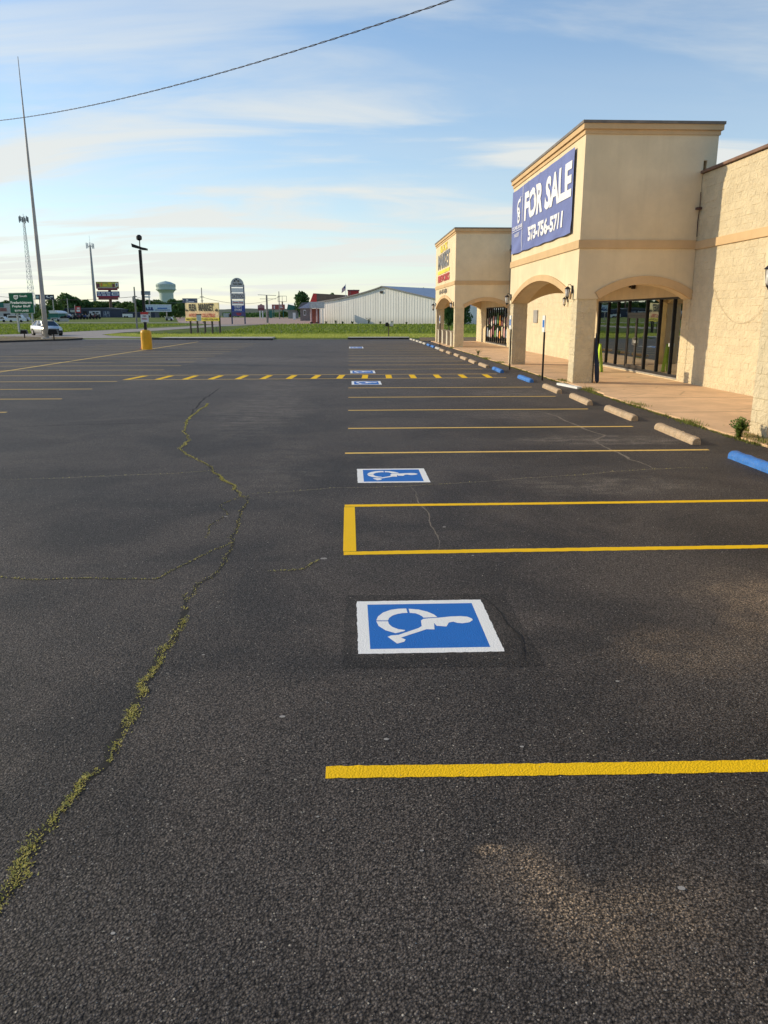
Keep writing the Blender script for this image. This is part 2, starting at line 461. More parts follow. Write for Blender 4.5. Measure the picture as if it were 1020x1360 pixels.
# ------------------------------------------------------------------ mesh builder
class MB:
    def __init__(s): s.v = []; s.f = []; s.mi = []
    def face(s, pts, m=0):
        b = len(s.v); s.v.extend(Vector(p) for p in pts); s.f.append(tuple(range(b, b + len(pts)))); s.mi.append(m); return s
    def add(s, vs, fs, m=0):
        b = len(s.v); s.v.extend(Vector(p) for p in vs)
        for f in fs: s.f.append(tuple(b + i for i in f)); s.mi.append(m)
        return s
    def box(s, x0, x1, y0, y1, z0, z1, m=0):
        vs = [(x, y, z) for z in (z0, z1) for y in (y0, y1) for x in (x0, x1)]
        return s.add(vs, [(0, 2, 3, 1), (4, 5, 7, 6), (0, 1, 5, 4), (2, 6, 7, 3), (0, 4, 6, 2), (1, 3, 7, 5)], m)
    def cyl(s, p0, p1, r0, r1=None, n=10, m=0, caps=True):
        r1 = r0 if r1 is None else r1
        p0 = Vector(p0); p1 = Vector(p1); d = (p1 - p0).normalized()
        a = Vector((0, 0, 1)) if abs(d.z) < 0.9 else Vector((1, 0, 0))
        u = d.cross(a).normalized(); w = d.cross(u)
        vs = []
        for p, r in ((p0, r0), (p1, r1)):
            for k in range(n):
                q = 2 * math.pi * k / n
                vs.append(p + u * math.cos(q) * r + w * math.sin(q) * r)
        fs = [(k, n + k, n + (k + 1) % n, (k + 1) % n) for k in range(n)]
        if caps: fs += [tuple(range(n)), tuple(reversed(range(n, 2 * n)))]
        return s.add(vs, fs, m)
    def tube(s, pts, r, n=6, m=0):
        pts = [Vector(p) for p in pts]
        rr = r if isinstance(r, list) else [r] * len(pts)
        vs = []
        for i, p in enumerate(pts):
            d = (pts[min(i + 1, len(pts) - 1)] - pts[max(i - 1, 0)]).normalized()
            a = Vector((0, 0, 1)) if abs(d.z) < 0.9 else Vector((1, 0, 0))
            u = d.cross(a).normalized(); w = d.cross(u)
            for k in range(n):
                q = 2 * math.pi * k / n
                vs.append(p + u * math.cos(q) * rr[i] + w * math.sin(q) * rr[i])
        fs = [(i * n + k, (i + 1) * n + k, (i + 1) * n + (k + 1) % n, i * n + (k + 1) % n) for i in range(len(pts) - 1) for k in range(n)]
        fs += [tuple(range(n)), tuple(reversed(range((len(pts) - 1) * n, len(pts) * n)))]
        return s.add(vs, fs, m)
    def lathe(s, c, prof, n=20, m=0):
        vs = []
        for r, z in prof:
            for k in range(n):
                q = 2 * math.pi * k / n
                vs.append((c[0] + r * math.cos(q), c[1] + r * math.sin(q), c[2] + z))
        fs = [(i * n + k, i * n + (k + 1) % n, (i + 1) * n + (k + 1) % n, (i + 1) * n + k) for i in range(len(prof) - 1) for k in range(n)]
        fs += [tuple(reversed(range(n))), tuple(range((len(prof) - 1) * n, len(prof) * n))]
        return s.add(vs, fs, m)
    def extrude(s, poly, d, m=0):
        n = len(poly); d = Vector(d); vs = [Vector(p) for p in poly]; vs += [p + d for p in vs]
        return s.add(vs, [tuple(reversed(range(n))), tuple(range(n, 2 * n))] + [(i, (i + 1) % n, n + (i + 1) % n, n + i) for i in range(n)], m)

ROOT = {}
def thing(name, label, cat, loc=(0, 0, 0), group=None, rotz=0.0, local=False):
    o = bpy.data.objects.new(name, None); COL.objects.link(o)
    o.empty_display_size = 0.2
    o.location = loc; o.rotation_euler = (0, 0, rotz)
    o['label'] = label; o['category'] = cat
    if group: o['group'] = group
    ROOT[o.name] = Vector((0, 0, 0)) if local else Vector(loc)
    return o
def tag(o, label=None, cat=None, group=None, kind=None):
    if label: o['label'] = label
    if cat: o['category'] = cat
    if group: o['group'] = group
    if kind: o['kind'] = kind
    return o
def build(name, mb, mat, parent=None, smooth_=False, fix=False):
    me = bpy.data.meshes.new(name)
    off = ROOT.get(parent.name, Vector((0, 0, 0))) if parent else Vector((0, 0, 0))
    me.from_pydata([tuple(v - off) for v in mb.v], [], mb.f)
    mats = mat if isinstance(mat, list) else [mat]
    for m in mats: me.materials.append(m)
    if len(mats) > 1: me.polygons.foreach_set('material_index', mb.mi)
    if fix:
        bm = bmesh.new(); bm.from_mesh(me); bmesh.ops.recalc_face_normals(bm, faces=bm.faces); bm.to_mesh(me); bm.free()
    if smooth_:
        me.polygons.foreach_set('use_smooth', [True] * len(me.polygons))
    me.update()
    o = bpy.data.objects.new(name, me); COL.objects.link(o)
    if parent:
        o.parent = parent
    ROOT[o.name] = off
    return o
def solid(name, mb, mat, label, cat, base=None, group=None, **k):
    """a thing that is one mesh, origin at its base"""
    b = Vector(base) if base is not None else Vector((0, 0, 0))
    m2 = MB(); m2.v = [v - b for v in mb.v]; m2.f = mb.f; m2.mi = mb.mi
    o = build(name, m2, mat, **k); o.location = b
    return tag(o, label, cat, group)

_txtcache = {}
def text_mb(s, O, U, V, w, h, N=None, bold=0.02, disp=None, lift=0.012, sub=False):
    key = (s, bold)
    if key not in _txtcache:
        cu = bpy.data.curves.new('t', 'FONT'); cu.body = s; cu.offset = bold; cu.resolution_u = 3
        ob = bpy.data.objects.new('t', cu)
        me = bpy.data.meshes.new_from_object(ob)
        vs = [v.co.copy() for v in me.vertices]; fs = [tuple(p.vertices) for p in me.polygons]
        bpy.data.objects.remove(ob); bpy.data.meshes.remove(me); bpy.data.curves.remove(cu)
        _txtcache[key] = (vs, fs)
    vs, fs = _txtcache[key]
    x0 = min(v.x for v in vs); x1 = max(v.x for v in vs); y0 = min(v.y for v in vs); y1 = max(v.y for v in vs)
    O = Vector(O); U = Vector(U); V = Vector(V); N = Vector(N) if N is not None else U.cross(V)
    mb = MB(); out = []
    if disp:
        bm = bmesh.new(); bvs = [bm.verts.new(v) for v in vs]
        for f in fs:
            try: bm.faces.new([bvs[i] for i in f])
            except ValueError: pass
        lim = 0.10 * (x1 - x0) / w
        for _ in range(5):
            bmesh.ops.triangulate(bm, faces=bm.faces[:])
            le = [e for e in bm.edges if e.calc_length() > lim]
            if not le: break
            bmesh.ops.subdivide_edges(bm, edges=le, cuts=1)
        bmesh.ops.triangulate(bm, faces=bm.faces[:]); bm.verts.index_update()
        vs = [v.co.copy() for v in bm.verts]; fs = [tuple(v.index for v in f.verts) for f in bm.faces]; bm.free()
    for v in vs:
        a = (v.x - x0) / (x1 - x0) * w; b = (v.y - y0) / (y1 - y0) * h
        p = O + U * a + V * b + N * lift
        if disp: p = p + N * disp(p)
        out.append(p)
    return mb.add(out, fs)
def letter(s, parent, mat, O, U, V, w, h, name='lettering', **k):
    return build(name, text_mb(s, O, U, V, w, h, **k), mat, parent)
def kid(name, mesh, parent, M4):
    o = bpy.data.objects.new(name, mesh); COL.objects.link(o); o.parent = parent
    o.matrix_local = M4
    return o

# ------------------------------------------------------------------ ground
def ground():
    xs = [-1500, -900, -500, -300, -200, -150, -120, -100] + list(range(-90, -50, 5)) + [x * 1.5 for x in range(-33, 41)] + list(range(65, 120, 8)) + [150, 200, 300, 500, 900, 1500]
    xs = sorted(set(xs))
    ys = [-80, -40, 0, 40, 60, 69.2, 70.6] + [72 + 2 * i for i in range(60)] + list(range(195, 350, 8)) + [380, 450, 600, 900, 1400, 2200]
    ys = sorted(set(ys))
    mb = MB()
    nx = len(xs)
    vs = [(x, y, gz(x, y)) for y in ys for x in xs]
    fs = [(j * nx + i, j * nx + i + 1, (j + 1) * nx + i + 1, (j + 1) * nx + i) for j in range(len(ys) - 1) for i in range(nx - 1)]
    mb.add(vs, fs)
    tag(build('ground', mb, M_LAND, smooth_=True), kind='structure')
ground()
def sheet(name, poly, mat, dz, kind='structure', step=6.0):
    """a flat sheet that follows the terrain"""
    bm = bmesh.new()
    vv = [bm.verts.new((p[0], p[1], 0)) for p in poly]
    bm.faces.new(vv)
    y0 = min(p[1] for p in poly); y1 = max(p[1] for p in poly); x0 = min(p[0] for p in poly); x1 = max(p[0] for p in poly)
    y = y0 + step
    while y < y1:
        bmesh.ops.bisect_plane(bm, geom=bm.verts[:] + bm.edges[:] + bm.faces[:], plane_co=(0, y, 0), plane_no=(0, 1, 0)); y += step
    x = x0 + step * 2
    while x < x1:
        bmesh.ops.bisect_plane(bm, geom=bm.verts[:] + bm.edges[:] + bm.faces[:], plane_co=(x, 0, 0), plane_no=(1, 0, 0)); x += step * 2
    for v in bm.verts: v.co.z = gz(v.co.x, v.co.y) + dz
    bmesh.ops.recalc_face_normals(bm, faces=bm.faces)
    me = bpy.data.meshes.new(name); bm.to_mesh(me); bm.free(); me.materials.append(mat)
    o = bpy.data.objects.new(name, me); COL.objects.link(o); o['kind'] = kind
    return o

lot_mb = MB()
lot_mb.face([(-75, -14, 0), (10.4, -14, 0), (10.4, 69.3, 0), (-75, 69.3, 0)])
LOT = build('parking_lot', lot_mb, M_ASPH); tag(LOT, kind='structure'); ROOT[LOT.name] = Vector((0, 0, 0))

sheet('lawn', [(-16.5, 72.6), (-18.6, 74.2), (-23.2, 79.5), (-25.2, 84.5), (-24, 90), (9.5, 90), (13, 78), (13, 71.0), (8, 71.0)], M_LAWN, 0.02)
sheet('road', [(-36, 69.4), (-15.6, 69.4), (-18.4, 73.6), (-23, 79), (-25.6, 84.5), (-26.4, 96), (-25.0, 108), (-24.4, 125), (-23.2, 149), (-19, 181), (-29, 184), (-29.2, 150), (-31.0, 120), (-33.2, 103), (-33.8, 92), (-36, 84)], M_ROAD, 0.03, step=4)
sheet('gravel_yard', [(-30, 178), (-8.0, 177), (-6.5, 186), (-7, 240), (-12, 330), (-70, 330), (-48, 230)], M_GRAV, 0.05)
sheet('highway', [(-420, 205), (-45, 214), (-36, 222), (-420, 219)], M_CONC, 0.06)

# concrete pavement strips behind the kerbs at the end of the lot
for x0, x1, y0, y1 in ((-16.2, -6.6, 69.2, 72.4), (-0.05, 5.3, 69.9, 72.0)):
    mb = MB().box(x0, x1, y0, y1, -0.05, 0.145)
    tag(build('pavement', mb, M_CONC), kind='structure')
def kerb(pts, w=0.22, h=0.15):
    mb = MB()
    for (ax, ay), (bx, by) in zip(pts[:-1], pts[1:]):
        d = Vector((bx - ax, by - ay, 0)).normalized(); n = Vector((-d.y, d.x, 0)) * w
        a = Vector((ax, ay, -0.02)); b = Vector((bx, by, -0.02))
        mb.extrude([a, b, b + n, a + n], (0, 0, h))
    tag(build('kerb', mb, M_KERB, fix=True), kind='structure')
kerb([(-16.9, 69.3), (-14.5, 68.9), (-10, 68.2), (-6.4, 67.4)])
kerb([(-0.1, 69.2), (2.5, 69.5), (5.2, 69.7)])
kerb([(-60, 47.0), (-40, 56.2), (-26.5, 62.1), (-24.0, 65.8), (-22.9, 67.6), (-22.6, 69.0)])
isl = MB()
isl.extrude([(-60, 47.3, -0.03), (-40, 56.5, -0.03), (-26.6, 62.4, -0.03), (-24.2, 66.0, -0.03), (-23.1, 67.7, -0.03), (-22.9, 70.2, -0.03), (-24.8, 73, -0.03), (-31, 75.5, -0.03), (-60, 75, -0.03)], (0, 0, 0.16))
tag(build('traffic_island', isl, M_DIRT, fix=True), kind='structure')

# ------------------------------------------------------------------ painted markings (pieces of the parking lot)
def strip(name, pts, mat, z=0.0018, label=None):
    mb = MB()
    n = len(pts)
    mb.face([(x, y, z) for x, y in pts])
    o = build(name, mb, mat, LOT)
    if label: o['label'] = label
    return o
def hline(x0, x1, y, w, mat, slope=0.0, wob=0.0):
    """a stripe across the bay with slightly uneven hand-sprayed edges"""
    mb = MB(); n = max(2, int((x1 - x0) / 0.03)) if wob else 2
    lo = []; hi = []
    for i in range(n + 1):
        x = x0 + (x1 - x0) * i / n
        yy = y + slope * (x - x0) + wob * 0.6 * math.sin(x * 1.3 + y)
        lo.append((x, yy - w / 2 + wob * (noise.noise((x * 22, y, 1))), 0.0016)); hi.append((x, yy + w / 2 + wob * noise.noise((x * 22, y, 9)), 0.0016))
    vs = lo + hi
    mb.add(vs, [(i, i + 1, n + 2 + i, n + 1 + i) for i in range(n)])
    return build('parking_line', mb, mat, LOT)
hline(-0.125, 5.25, 3.15, 0.098, M_YEL, -0.016, 0.008)
hline(-0.065, 5.45, 6.50, 0.10, M_YEL, 0.014, 0.008)
hline(-0.065, 5.45, 8.25, 0.10, M_YEL, 0.010, 0.008)
strip('parking_line', [(-0.07, 6.56), (0.045, 6.56), (0.045, 8.19), (-0.07, 8.19)], M_YEL)
hline(-0.075, 5.50, 11.60, 0.10, M_YELW, 0.012, 0.007)
for y in (14.25, 17.06, 19.85, 22.5):
    hline(-0.03, 5.25, y, 0.10, M_YELW, 0.006)
yy = 30.45
while yy < 64:
    hline(-0.03, 5.15, yy, 0.10, M_YELW, 0.004); yy += 2.68
for y, xe in zip((17.03, 19.78, 22.47, 25.07, 30.4, 33.0, 35.6, 38.2, 40.8, 43.4, 46.0, 48.6, 51.2, 53.8, 56.4, 59.0), (-7.3, -7.1, -7.2, -7.25, -7.0, -6.9, -6.85, -6.8, -6.8, -6.8, -6.75, -6.7, -6.7, -6.7, -6.7, -6.7)):
    hline(-17.6, xe, y, 0.10, M_YELW)
for y in [17.0 + 2.65 * i for i in range(17)]:
    hline(-36.5, -24.5, y, 0.10, M_YELW)
strip('parking_line', [(-12.95, 24.0), (-12.82, 24.0), (-11.74, 63.4), (-11.86, 63.4)], M_YELW)
# hatched pedestrian crossing
hline(-7.25, 5.2, 25.70, 0.10, M_YELW, 0.030)
hline(-17.6, 5.2, 27.55, 0.10, M_YELW, 0.011)
hx = [(-7.16, -6.95), (-6.18, -6.08), (-5.31, -5.24), (-4.49, -4.39), (-3.62, -3.54), (-2.83, -2.72), (-1.98, -1.88), (-1.18, -1.06), (-0.34, -0.24), (0.50, 0.56), (1.31, 1.35), (2.13, 2.16), (2.96, 3.0), (3.82, 3.87), (4.66, 4.72)]
for i, (a, b) in enumerate(hx):
    w = 0.20
    y0 = 25.80 + 0.03 * max(0, a + 3) ; y1 = 27.42 + 0.01 * (a + 7)
    b2 = b
    strip('hatch_mark', [(a - w / 2, y0), (a + w / 2, y0), (b2 + w / 2, y1), (b2 - w / 2, y1)], M_YEL)

# accessible-parking symbols, wheelchair figure traced in plan
def sym_uv(px, py):
    g = gd(450 + px / 3.778, 780 + py / 3.778)
    return ((g.x - 0.035) / 0.90, (g.y - 4.415) / 0.905)
def ringpts():
    segs = []
    # centre line of the ring in plan
    import itertools
    outer = [(330, 221), (285, 232), (235, 218), (200, 196), (188, 172)]
    inner = [(333, 216), (300, 212), (268, 200), (252, 186), (247, 172)]
    segs.append((outer, inner))
    outer = [(188, 168), (196, 148), (222, 128), (262, 114), (300, 109), (338, 108)]
    inner = [(247, 168), (252, 156), (270, 143), (295, 135), (318, 131), (345, 130)]
    segs.append((outer, inner))
    outer = [(350, 109), (400, 113), (445, 124), (478, 138), (494, 151)]
    inner = [(356, 130), (385, 132), (405, 140), (418, 147), (424, 154)]
    segs.append((outer, inner))
    return segs
def symbol(x0, y0, label, w=0.90, h=0.905, worn=False):
    t = thing('accessible_parking_symbol', label, 'parking symbol', (x0, y0, 0), 'painted accessible parking symbols')
    def P(u, v, z): return (x0 + u * w, y0 + v * h, z)
    b = 0.085
    mb = MB(); 
    o = [(0, 0), (1, 0), (1, 1), (0, 1)]; q = [(b, b * .9), (1 - b, b * .9), (1 - b, 1 - b * .9), (b, 1 - b * .9)]
    NE = 40; oo = []; qq = []
    for k in range(4):
        for e in range(NE):
            f = e / NE; A0, A1, B0, B1 = o[k], o[(k + 1) % 4], q[k], q[(k + 1) % 4]
            jx = 0.006 * noise.noise((k * 9 + e * 0.9, x0, y0)); jy = 0.006 * noise.noise((k * 9 + e * 0.9, x0 + 5, y0))
            oo.append(P(A0[0] + (A1[0] - A0[0]) * f + jx, A0[1] + (A1[1] - A0[1]) * f + jy, 0.0016)); qq.append(P(B0[0] + (B1[0] - B0[0]) * f, B0[1] + (B1[1] - B0[1]) * f, 0.0016))
    n4 = 4 * NE
    mb.add(oo + qq, [(i, (i + 1) % n4, n4 + (i + 1) % n4, n4 + i) for i in range(n4)])
    build('white_border', mb, M_WHT, t, fix=True)
    build('blue_field', MB().face([P(*a, 0.0016) for a in q]), M_BLU, t)
    mb = MB()
    for outer, inner in ringpts():
        A = [P(*sym_uv(*p), 0.0024) for p in outer]; B = [P(*sym_uv(*p), 0.0024) for p in inner]
        n = len(A)
        mb.add(A + B, [(i, i + 1, n + i + 1, n + i) for i in range(n - 1)])
    body = [(424, 160), (450, 157), (500, 154), (560, 148), (610, 146), (645, 149), (668, 158), (672, 166), (655, 177), (620, 182), (595, 180), (575, 174), (552, 178), (540, 198), (490, 195), (478, 180), (480, 213), (440, 212), (330, 248), (312, 254), (336, 264), (328, 275), (292, 284), (245, 250), (262, 243), (300, 240), (400, 206), (416, 196), (412, 168)]
    bm = bmesh.new()
    f = bm.faces.new([bm.verts.new(Vector(P(*sym_uv(*p), 0.0024)) - Vector((x0, y0, 0))) for p in body])
    bmesh.ops.triangulate(bm, faces=[f])
    off = len(mb.v)
    bm.verts.index_update()
    mb.add([Vector(v.co) + Vector((x0, y0, 0)) for v in bm.verts], [tuple(v.index for v in fc.verts) for fc in bm.faces])
    bm.free()
    build('wheelchair_figure', mb, M_WHT, t, fix=True)
    return t
symbol(0.035, 4.415, 'large blue and white wheelchair symbol painted on the asphalt nearest the camera')
symbol(0.09, 9.44, 'blue and white wheelchair symbol just beyond the yellow boxed access aisle')
symbol(0.07, 23.55, 'small blue and white wheelchair symbol on the near side of the hatched crossing', h=1.3)
symbol(0.04, 28.3, 'small blue and white wheelchair symbol on the far side of the hatched crossing', h=1.4)
symbol(0.02, 50.2, 'faint far wheelchair symbol near the end of the lot, the most distant one', h=2.6)

# cracks
def ribbon(px, w, z, jag=0.35, seed=0, step=0.04):
    rnd = random.Random(seed)
    pts = [gd(*p) for p in px]
    path = []
    for a, b in zip(pts[:-1], pts[1:]):
        L = (b - a).length; n = max(1, int(L / max(step, 0.012 * a.y)))
        d = (b - a).normalized(); s = Vector((-d.y, d.x, 0))
        for i in range(n):
            p = a + (b - a) * i / n
            p = p + s * (rnd.uniform(-1, 1) * w * jag) + s * (noise.noise((p.x * 2.2, p.y * 2.2, seed)) * 0.05 + noise.noise((p.x * 11, p.y * 11, seed)) * 0.012)
            path.append(p)
    path.append(pts[-1])
    L = []; Rr = []
    for i, p in enumerate(path):
        d = (path[min(i + 1, len(path) - 1)] - path[max(0, i - 1)]).normalized(); s = Vector((-d.y, d.x, 0))
        e = min(1.0, (i + 1) / 6, (len(path) - i) / 6)
        ww = w * (0.55 + rnd.random() * 0.7) * e * 0.5
        L.append(p + s * ww + Vector((0, 0, z))); Rr.append(p - s * ww + Vector((0, 0, z)))
    mb = MB(); n = len(L)
    mb.add(L + Rr, [(i, n + i, n + i + 1, i + 1) for i in range(n - 1)])
    return mb, path
seal = MB().face([(-0.06, 4.22, 0.0012), (1.14, 4.20, 0.0012), (1.12, 5.43, 0.0012), (-0.04, 5.45, 0.0012)])
build('sealed_patch', seal, M_ASPH2, LOT)
build('crack', ribbon([(640, 790), (668, 815), (690, 845), (704, 884)], 0.012, 0.006, seed=31)[0], M_CRK, LOT)
main_px = [(-60, 1270), (0, 1183), (20, 1148), (45, 1114), (72, 1086), (103, 1052), (137, 1014), (154, 980), (168, 960), (182, 936), (192, 912), (206, 884), (223, 857), (240, 833), (254, 809), (247, 788)]
join_px = [(252, 800), (261, 776), (285, 761), (294, 750), (309, 721), (317, 691), (323, 671), (330, 658)]
up_px = [(328, 660), (320, 659), (306, 644), (284, 626), (279, 619), (259, 610), (238, 596), (250, 585), (247, 569), (247, 559), (262, 547), (277, 536)]
up2_px = [(247, 559), (268, 532), (283, 522), (294, 514)]
right_px = [(330, 657), (344, 655), (379, 653), (423, 650), (440, 648), (500, 647), (553, 644), (640, 640), (724, 633), (790, 629), (849, 624), (900, 622), (951, 622)]
left_px = [(-20, 769), (0, 767), (60, 769), (150, 769), (205, 769), (235, 755), (262, 742), (290, 728), (307, 720)]
l2_px = [(0, 637), (90, 635), (170, 631), (225, 629), (280, 625)]
l3_px = [(0, 568), (100, 564), (200, 562), (245, 560)]
tan_px = [(690, 545), (721, 547), (737, 552), (750, 559), (772, 567), (793, 575), (803, 578), (790, 585), (801, 593), (822, 601), (834, 610), (851, 614), (866, 621), (885, 624)]
vert_px = [(545, 645), (553, 658), (563, 676), (574, 695), (582, 712), (580, 731)]
r2_px = [(357, 759), (380, 758), (400, 756), (424, 743)]
sm_px = [(320, 660), (292, 670), (300, 682), (280, 700), (272, 715)]
moss_jobs = []
for i, (pp, w, mat, mo) in enumerate([(main_px, 0.048, M_CRK, 1.0), (join_px, 0.028, M_CRK, 0.10), (up_px, 0.03, M_CRK, 0.75), (up2_px, 0.04, M_CRK, 0.0), (right_px, 0.018, M_DUST, 0.06),
                                  (left_px, 0.010, M_CRK, 0.55), (l2_px, 0.02, M_DUST, 0.08), (l3_px, 0.04, M_CRK, 0.0), (tan_px, 0.045, M_DUST, 0.0), (vert_px, 0.014, M_DUST, 0.0), (r2_px, 0.02, M_CRK, 0.3), (sm_px, 0.012, M_CRK, 0.15)]):
    mb, path = ribbon(pp, w, 0.0010 + 0.0002 * (i % 3), seed=i)
    build('crack', mb, mat, LOT)
    moss_jobs.append((path, w, mo))
def tuft(mb, p, h, w, rnd, n=3, lean=0.5):
    for k in range(n):
        a = rnd.uniform(0, 6.28); d = Vector((math.cos(a), math.sin(a), 0)); s = Vector((-d.y, d.x, 0)) * w
        q = p + d * rnd.uniform(0, w * 2)
        tip = q + d * h * lean * rnd.random() + Vector((0, 0, h * rnd.uniform(0.6, 1.1)))
        mb.face([q - s, q + s, tip])
rnd = random.Random(3)
mb = MB()
for ji, (path, w, mo) in enumerate(moss_jobs):
    if mo <= 0: continue
    for a, b in zip(path[:-1], path[1:]):
        L = (b - a).length
        if L < 1e-4: continue
        d = (b - a) / L; s = Vector((-d.y, d.x, 0))
        dens = mo * (0.35 + 1.5 * max(0.0, 0.2 + noise.noise((a.x * 1.1 + 7, a.y * 1.1, ji)))) if ji != 0 else 0.9 + 1.4 * noise.noise((a.x * 9, a.y * 9, 5)) - 0.55 * smooth(3.6, 5.6, a.y) + 0.8 * noise.noise((a.x * 3, a.y * 3, 2))
        n = int(L * 1500 * max(0, dens) / (1 + 0.12 * a.y)) 
        for k in range(n):
            cc_ = 1.5 * noise.noise((a.x * 4, a.y * 4, 11 + ji)) * w; side = cc_ + (0.75 * w if noise.noise((a.x * 2.5, a.y * 2.5, 20)) > 0.05 and rnd.random() < 0.4 else 0) * (1 if cc_ < 0 else -1) + rnd.gauss(0, 0.22 * w)
            p = a + d * L * rnd.random() + s * (side + rnd.gauss(0, 0.004)); p.z = 0.002
            sc = 1 + a.y * 0.05
            tuft(mb, p, rnd.uniform(0.003, 0.008) * sc, rnd.uniform(0.0015, 0.0035) * sc, rnd, 1, 2.6)
tag(build('moss', mb, M_MOSS), 'yellow green moss growing along the cracks in the asphalt', kind='stuff')
# loose grit and pebbles on the asphalt
mb = MB()
for i in range(2600):
    y = rnd.uniform(1.6, 9) if i % 3 else rnd.uniform(1.5, 4); x = rnd.uniform(-0.55 * y - 0.3, 0.55 * y + 0.3)
    r = rnd.uniform(0.0012, 0.0036)
    p = Vector((x, y, 0)); a = rnd.random() * 3
    vs = [p + Vector((math.cos(a + k * 2.09) * r * 1.3, math.sin(a + k * 2.09) * r, 0)) for k in range(3)] + [p + Vector((0, 0, r * 1.3))]
    mb.add(vs, [(0, 1, 3), (1, 2, 3), (2, 0, 3)])
tag(build('grit', mb, simple('pale_grit', (0.36, 0.33, 0.28), 0.8, 0, 0.4, 40)), 'loose pale grit scattered on the asphalt', kind='stuff')

for (px, py, r) in ((375, 952, 0.016), (513, 982, 0.013), (693, 992, 0.010), (422, 1085, 0.007), (905, 1180, 0.014), (628, 738, 0.012), (300, 686, 0.02), (430, 742, 0.03), (590, 700, 0.018), (270, 870, 0.010), (820, 905, 0.012), (150, 1240, 0.008), (560, 1130, 0.008)):
    p = gd(px, py); vs = [(p.x + r * (1 + 0.3 * noise.noise((k, px, 1))) * math.cos(k * math.pi / 5), p.y + r * 0.8 * math.sin(k * math.pi / 5), 0.002) for k in range(10)]
    build('gum_spot', MB().face(vs), simple('gum_grey', (0.34, 0.32, 0.29), 0.8), LOT)

# ------------------------------------------------------------------ sidewalk
SW = 6.5
rng_ = random.Random(5)
mb = MB()
ed = []
y = -6.0
while y < 63.5:
    ed.append((SW + 0.05 * noise.noise((y * 0.7, 3, 1)) + (0.12 if 20 < y < 24 else 0), y)); y += 0.35
n = len(ed)
lo = [(x, y, -0.02) for x, y in ed]; hi = [(x, y, 0.035) for x, y in ed]; bk = [(10.6, y, 0.035) for x, y in ed]
mb.add(lo + hi + bk, [(i, i + 1, n + i + 1, n + i) for i in range(n - 1)] + [(n + i, n + i + 1, 2 * n + i + 1, 2 * n + i) for i in range(n - 1)])
WALK = build('sidewalk', mb, M_WALK, fix=True); tag(WALK, kind='structure')
for yj in [13.2 + 2.95 * i for i in range(17)]:
    build('joint', MB().box(SW + 0.08, 10.08, yj - 0.009, yj + 0.009, 0.030, 0.0365), M_CRK, WALK)
tag(sheet('dirt_verge', [(5.7, 63.6), (12, 63.6), (12.5, 70.8), (6.2, 70.5)], M_DIRT, 0.09), kind='structure')

# ------------------------------------------------------------------ store building
XW, H1, ZS, ZT, ZB0, ZB1 = 10.1, 5.95, 2.47, 7.25, 3.88, 4.11
B = thing('store_building', 'long cream store building with split face block walls and projecting arched entrance towers', 'building', (10.1, 20, 0))
# block meshes: u along wall, v up, n outwards
def block_mesh(seed, w=0.40, h=0.2, gap=0.0006):
    rnd = random.Random(seed)
    nu, nv = 5, 4
    mb = MB(); vs = []
    for j in range(nv + 1):
        for i in range(nu + 1):
            edge = i in (0, nu) or j in (0, nv)
            if edge:
                u = gap + (w - 2 * gap) * (i / nu); v = gap + (h - 2 * gap) * (j / nv); n = 0.0105
            else:
                u = 0.02 + (w - 0.04) * ((i - 1) / (nu - 2)); v = 0.014 + (h - 0.028) * ((j - 1) / (nv - 2))
                u += rnd.uniform(-0.012, 0.012); v += rnd.uniform(-0.008, 0.008)
                n = 0.009 + rnd.random() * 0.014
            vs.append((u, v, n))
    mb.add(vs, [(j * (nu + 1) + i, j * (nu + 1) + i + 1, (j + 1) * (nu + 1) + i + 1, (j + 1) * (nu + 1) + i) for j in range(nv) for i in range(nu)])
    me = bpy.data.meshes.new('block'); me.from_pydata([tuple(v) for v in mb.v], [], mb.f); me.materials.append(M_BLK); me.update()
    return me, [Vector(v) for v in vs], mb.f
FULL = [block_mesh(i) for i in range(7)]
HALF = [block_mesh(20 + i, 0.19) for i in range(5)]
N_BLOCK = [0]
def face_frame(origin, U, N):
    U = Vector(U); V = Vector((0, 0, 1)); N = Vector(N); O = Vector(origin)
    m = Matrix(((U.x, V.x, N.x, O.x), (U.y, V.y, N.y, O.y), (U.z, V.z, N.z, O.z), (0, 0, 0, 1)))
    return m
def lay_blocks(parent, stuff, origin, U, N, width, height, single, z_skip=None, seedk=0):
    """running bond over a rectangle; single(u,z) says whether a block is an object of its own"""
    rnd = random.Random(seedk)
    base = face_frame(origin, U, N)
    rows = int(round(height / 0.2)) ; hh = height / rows
    for r in range(rows):
        u = 0.0; first = (r % 2 == 1)
        while u < width - 0.02:
            w = 0.4
            if first: w = 0.2; first = False
            if u + w > width + 0.01: w = 0.2 if width - u < 0.3 else width - u
            lib, wid = (FULL, 0.4) if w > 0.3 else (HALF, 0.19)
            sc = (min(w, width - u)) / wid
            me, vs, fs = lib[rnd.randrange(len(lib))]
            M4 = base @ Matrix.Translation((u, r * hh, 0)) @ Matrix.Diagonal((sc, hh / 0.2, 1, 1))
            if z_skip and z_skip(u, r * hh): u += w; continue
            if single(u, r * hh) and N_BLOCK[0] < 298:
                kid('block', me, parent, Matrix.Translation(-ROOT[parent.name]) @ M4); N_BLOCK[0] += 1
            else:
                stuff.add([M4 @ v for v in vs], fs)
            u += w

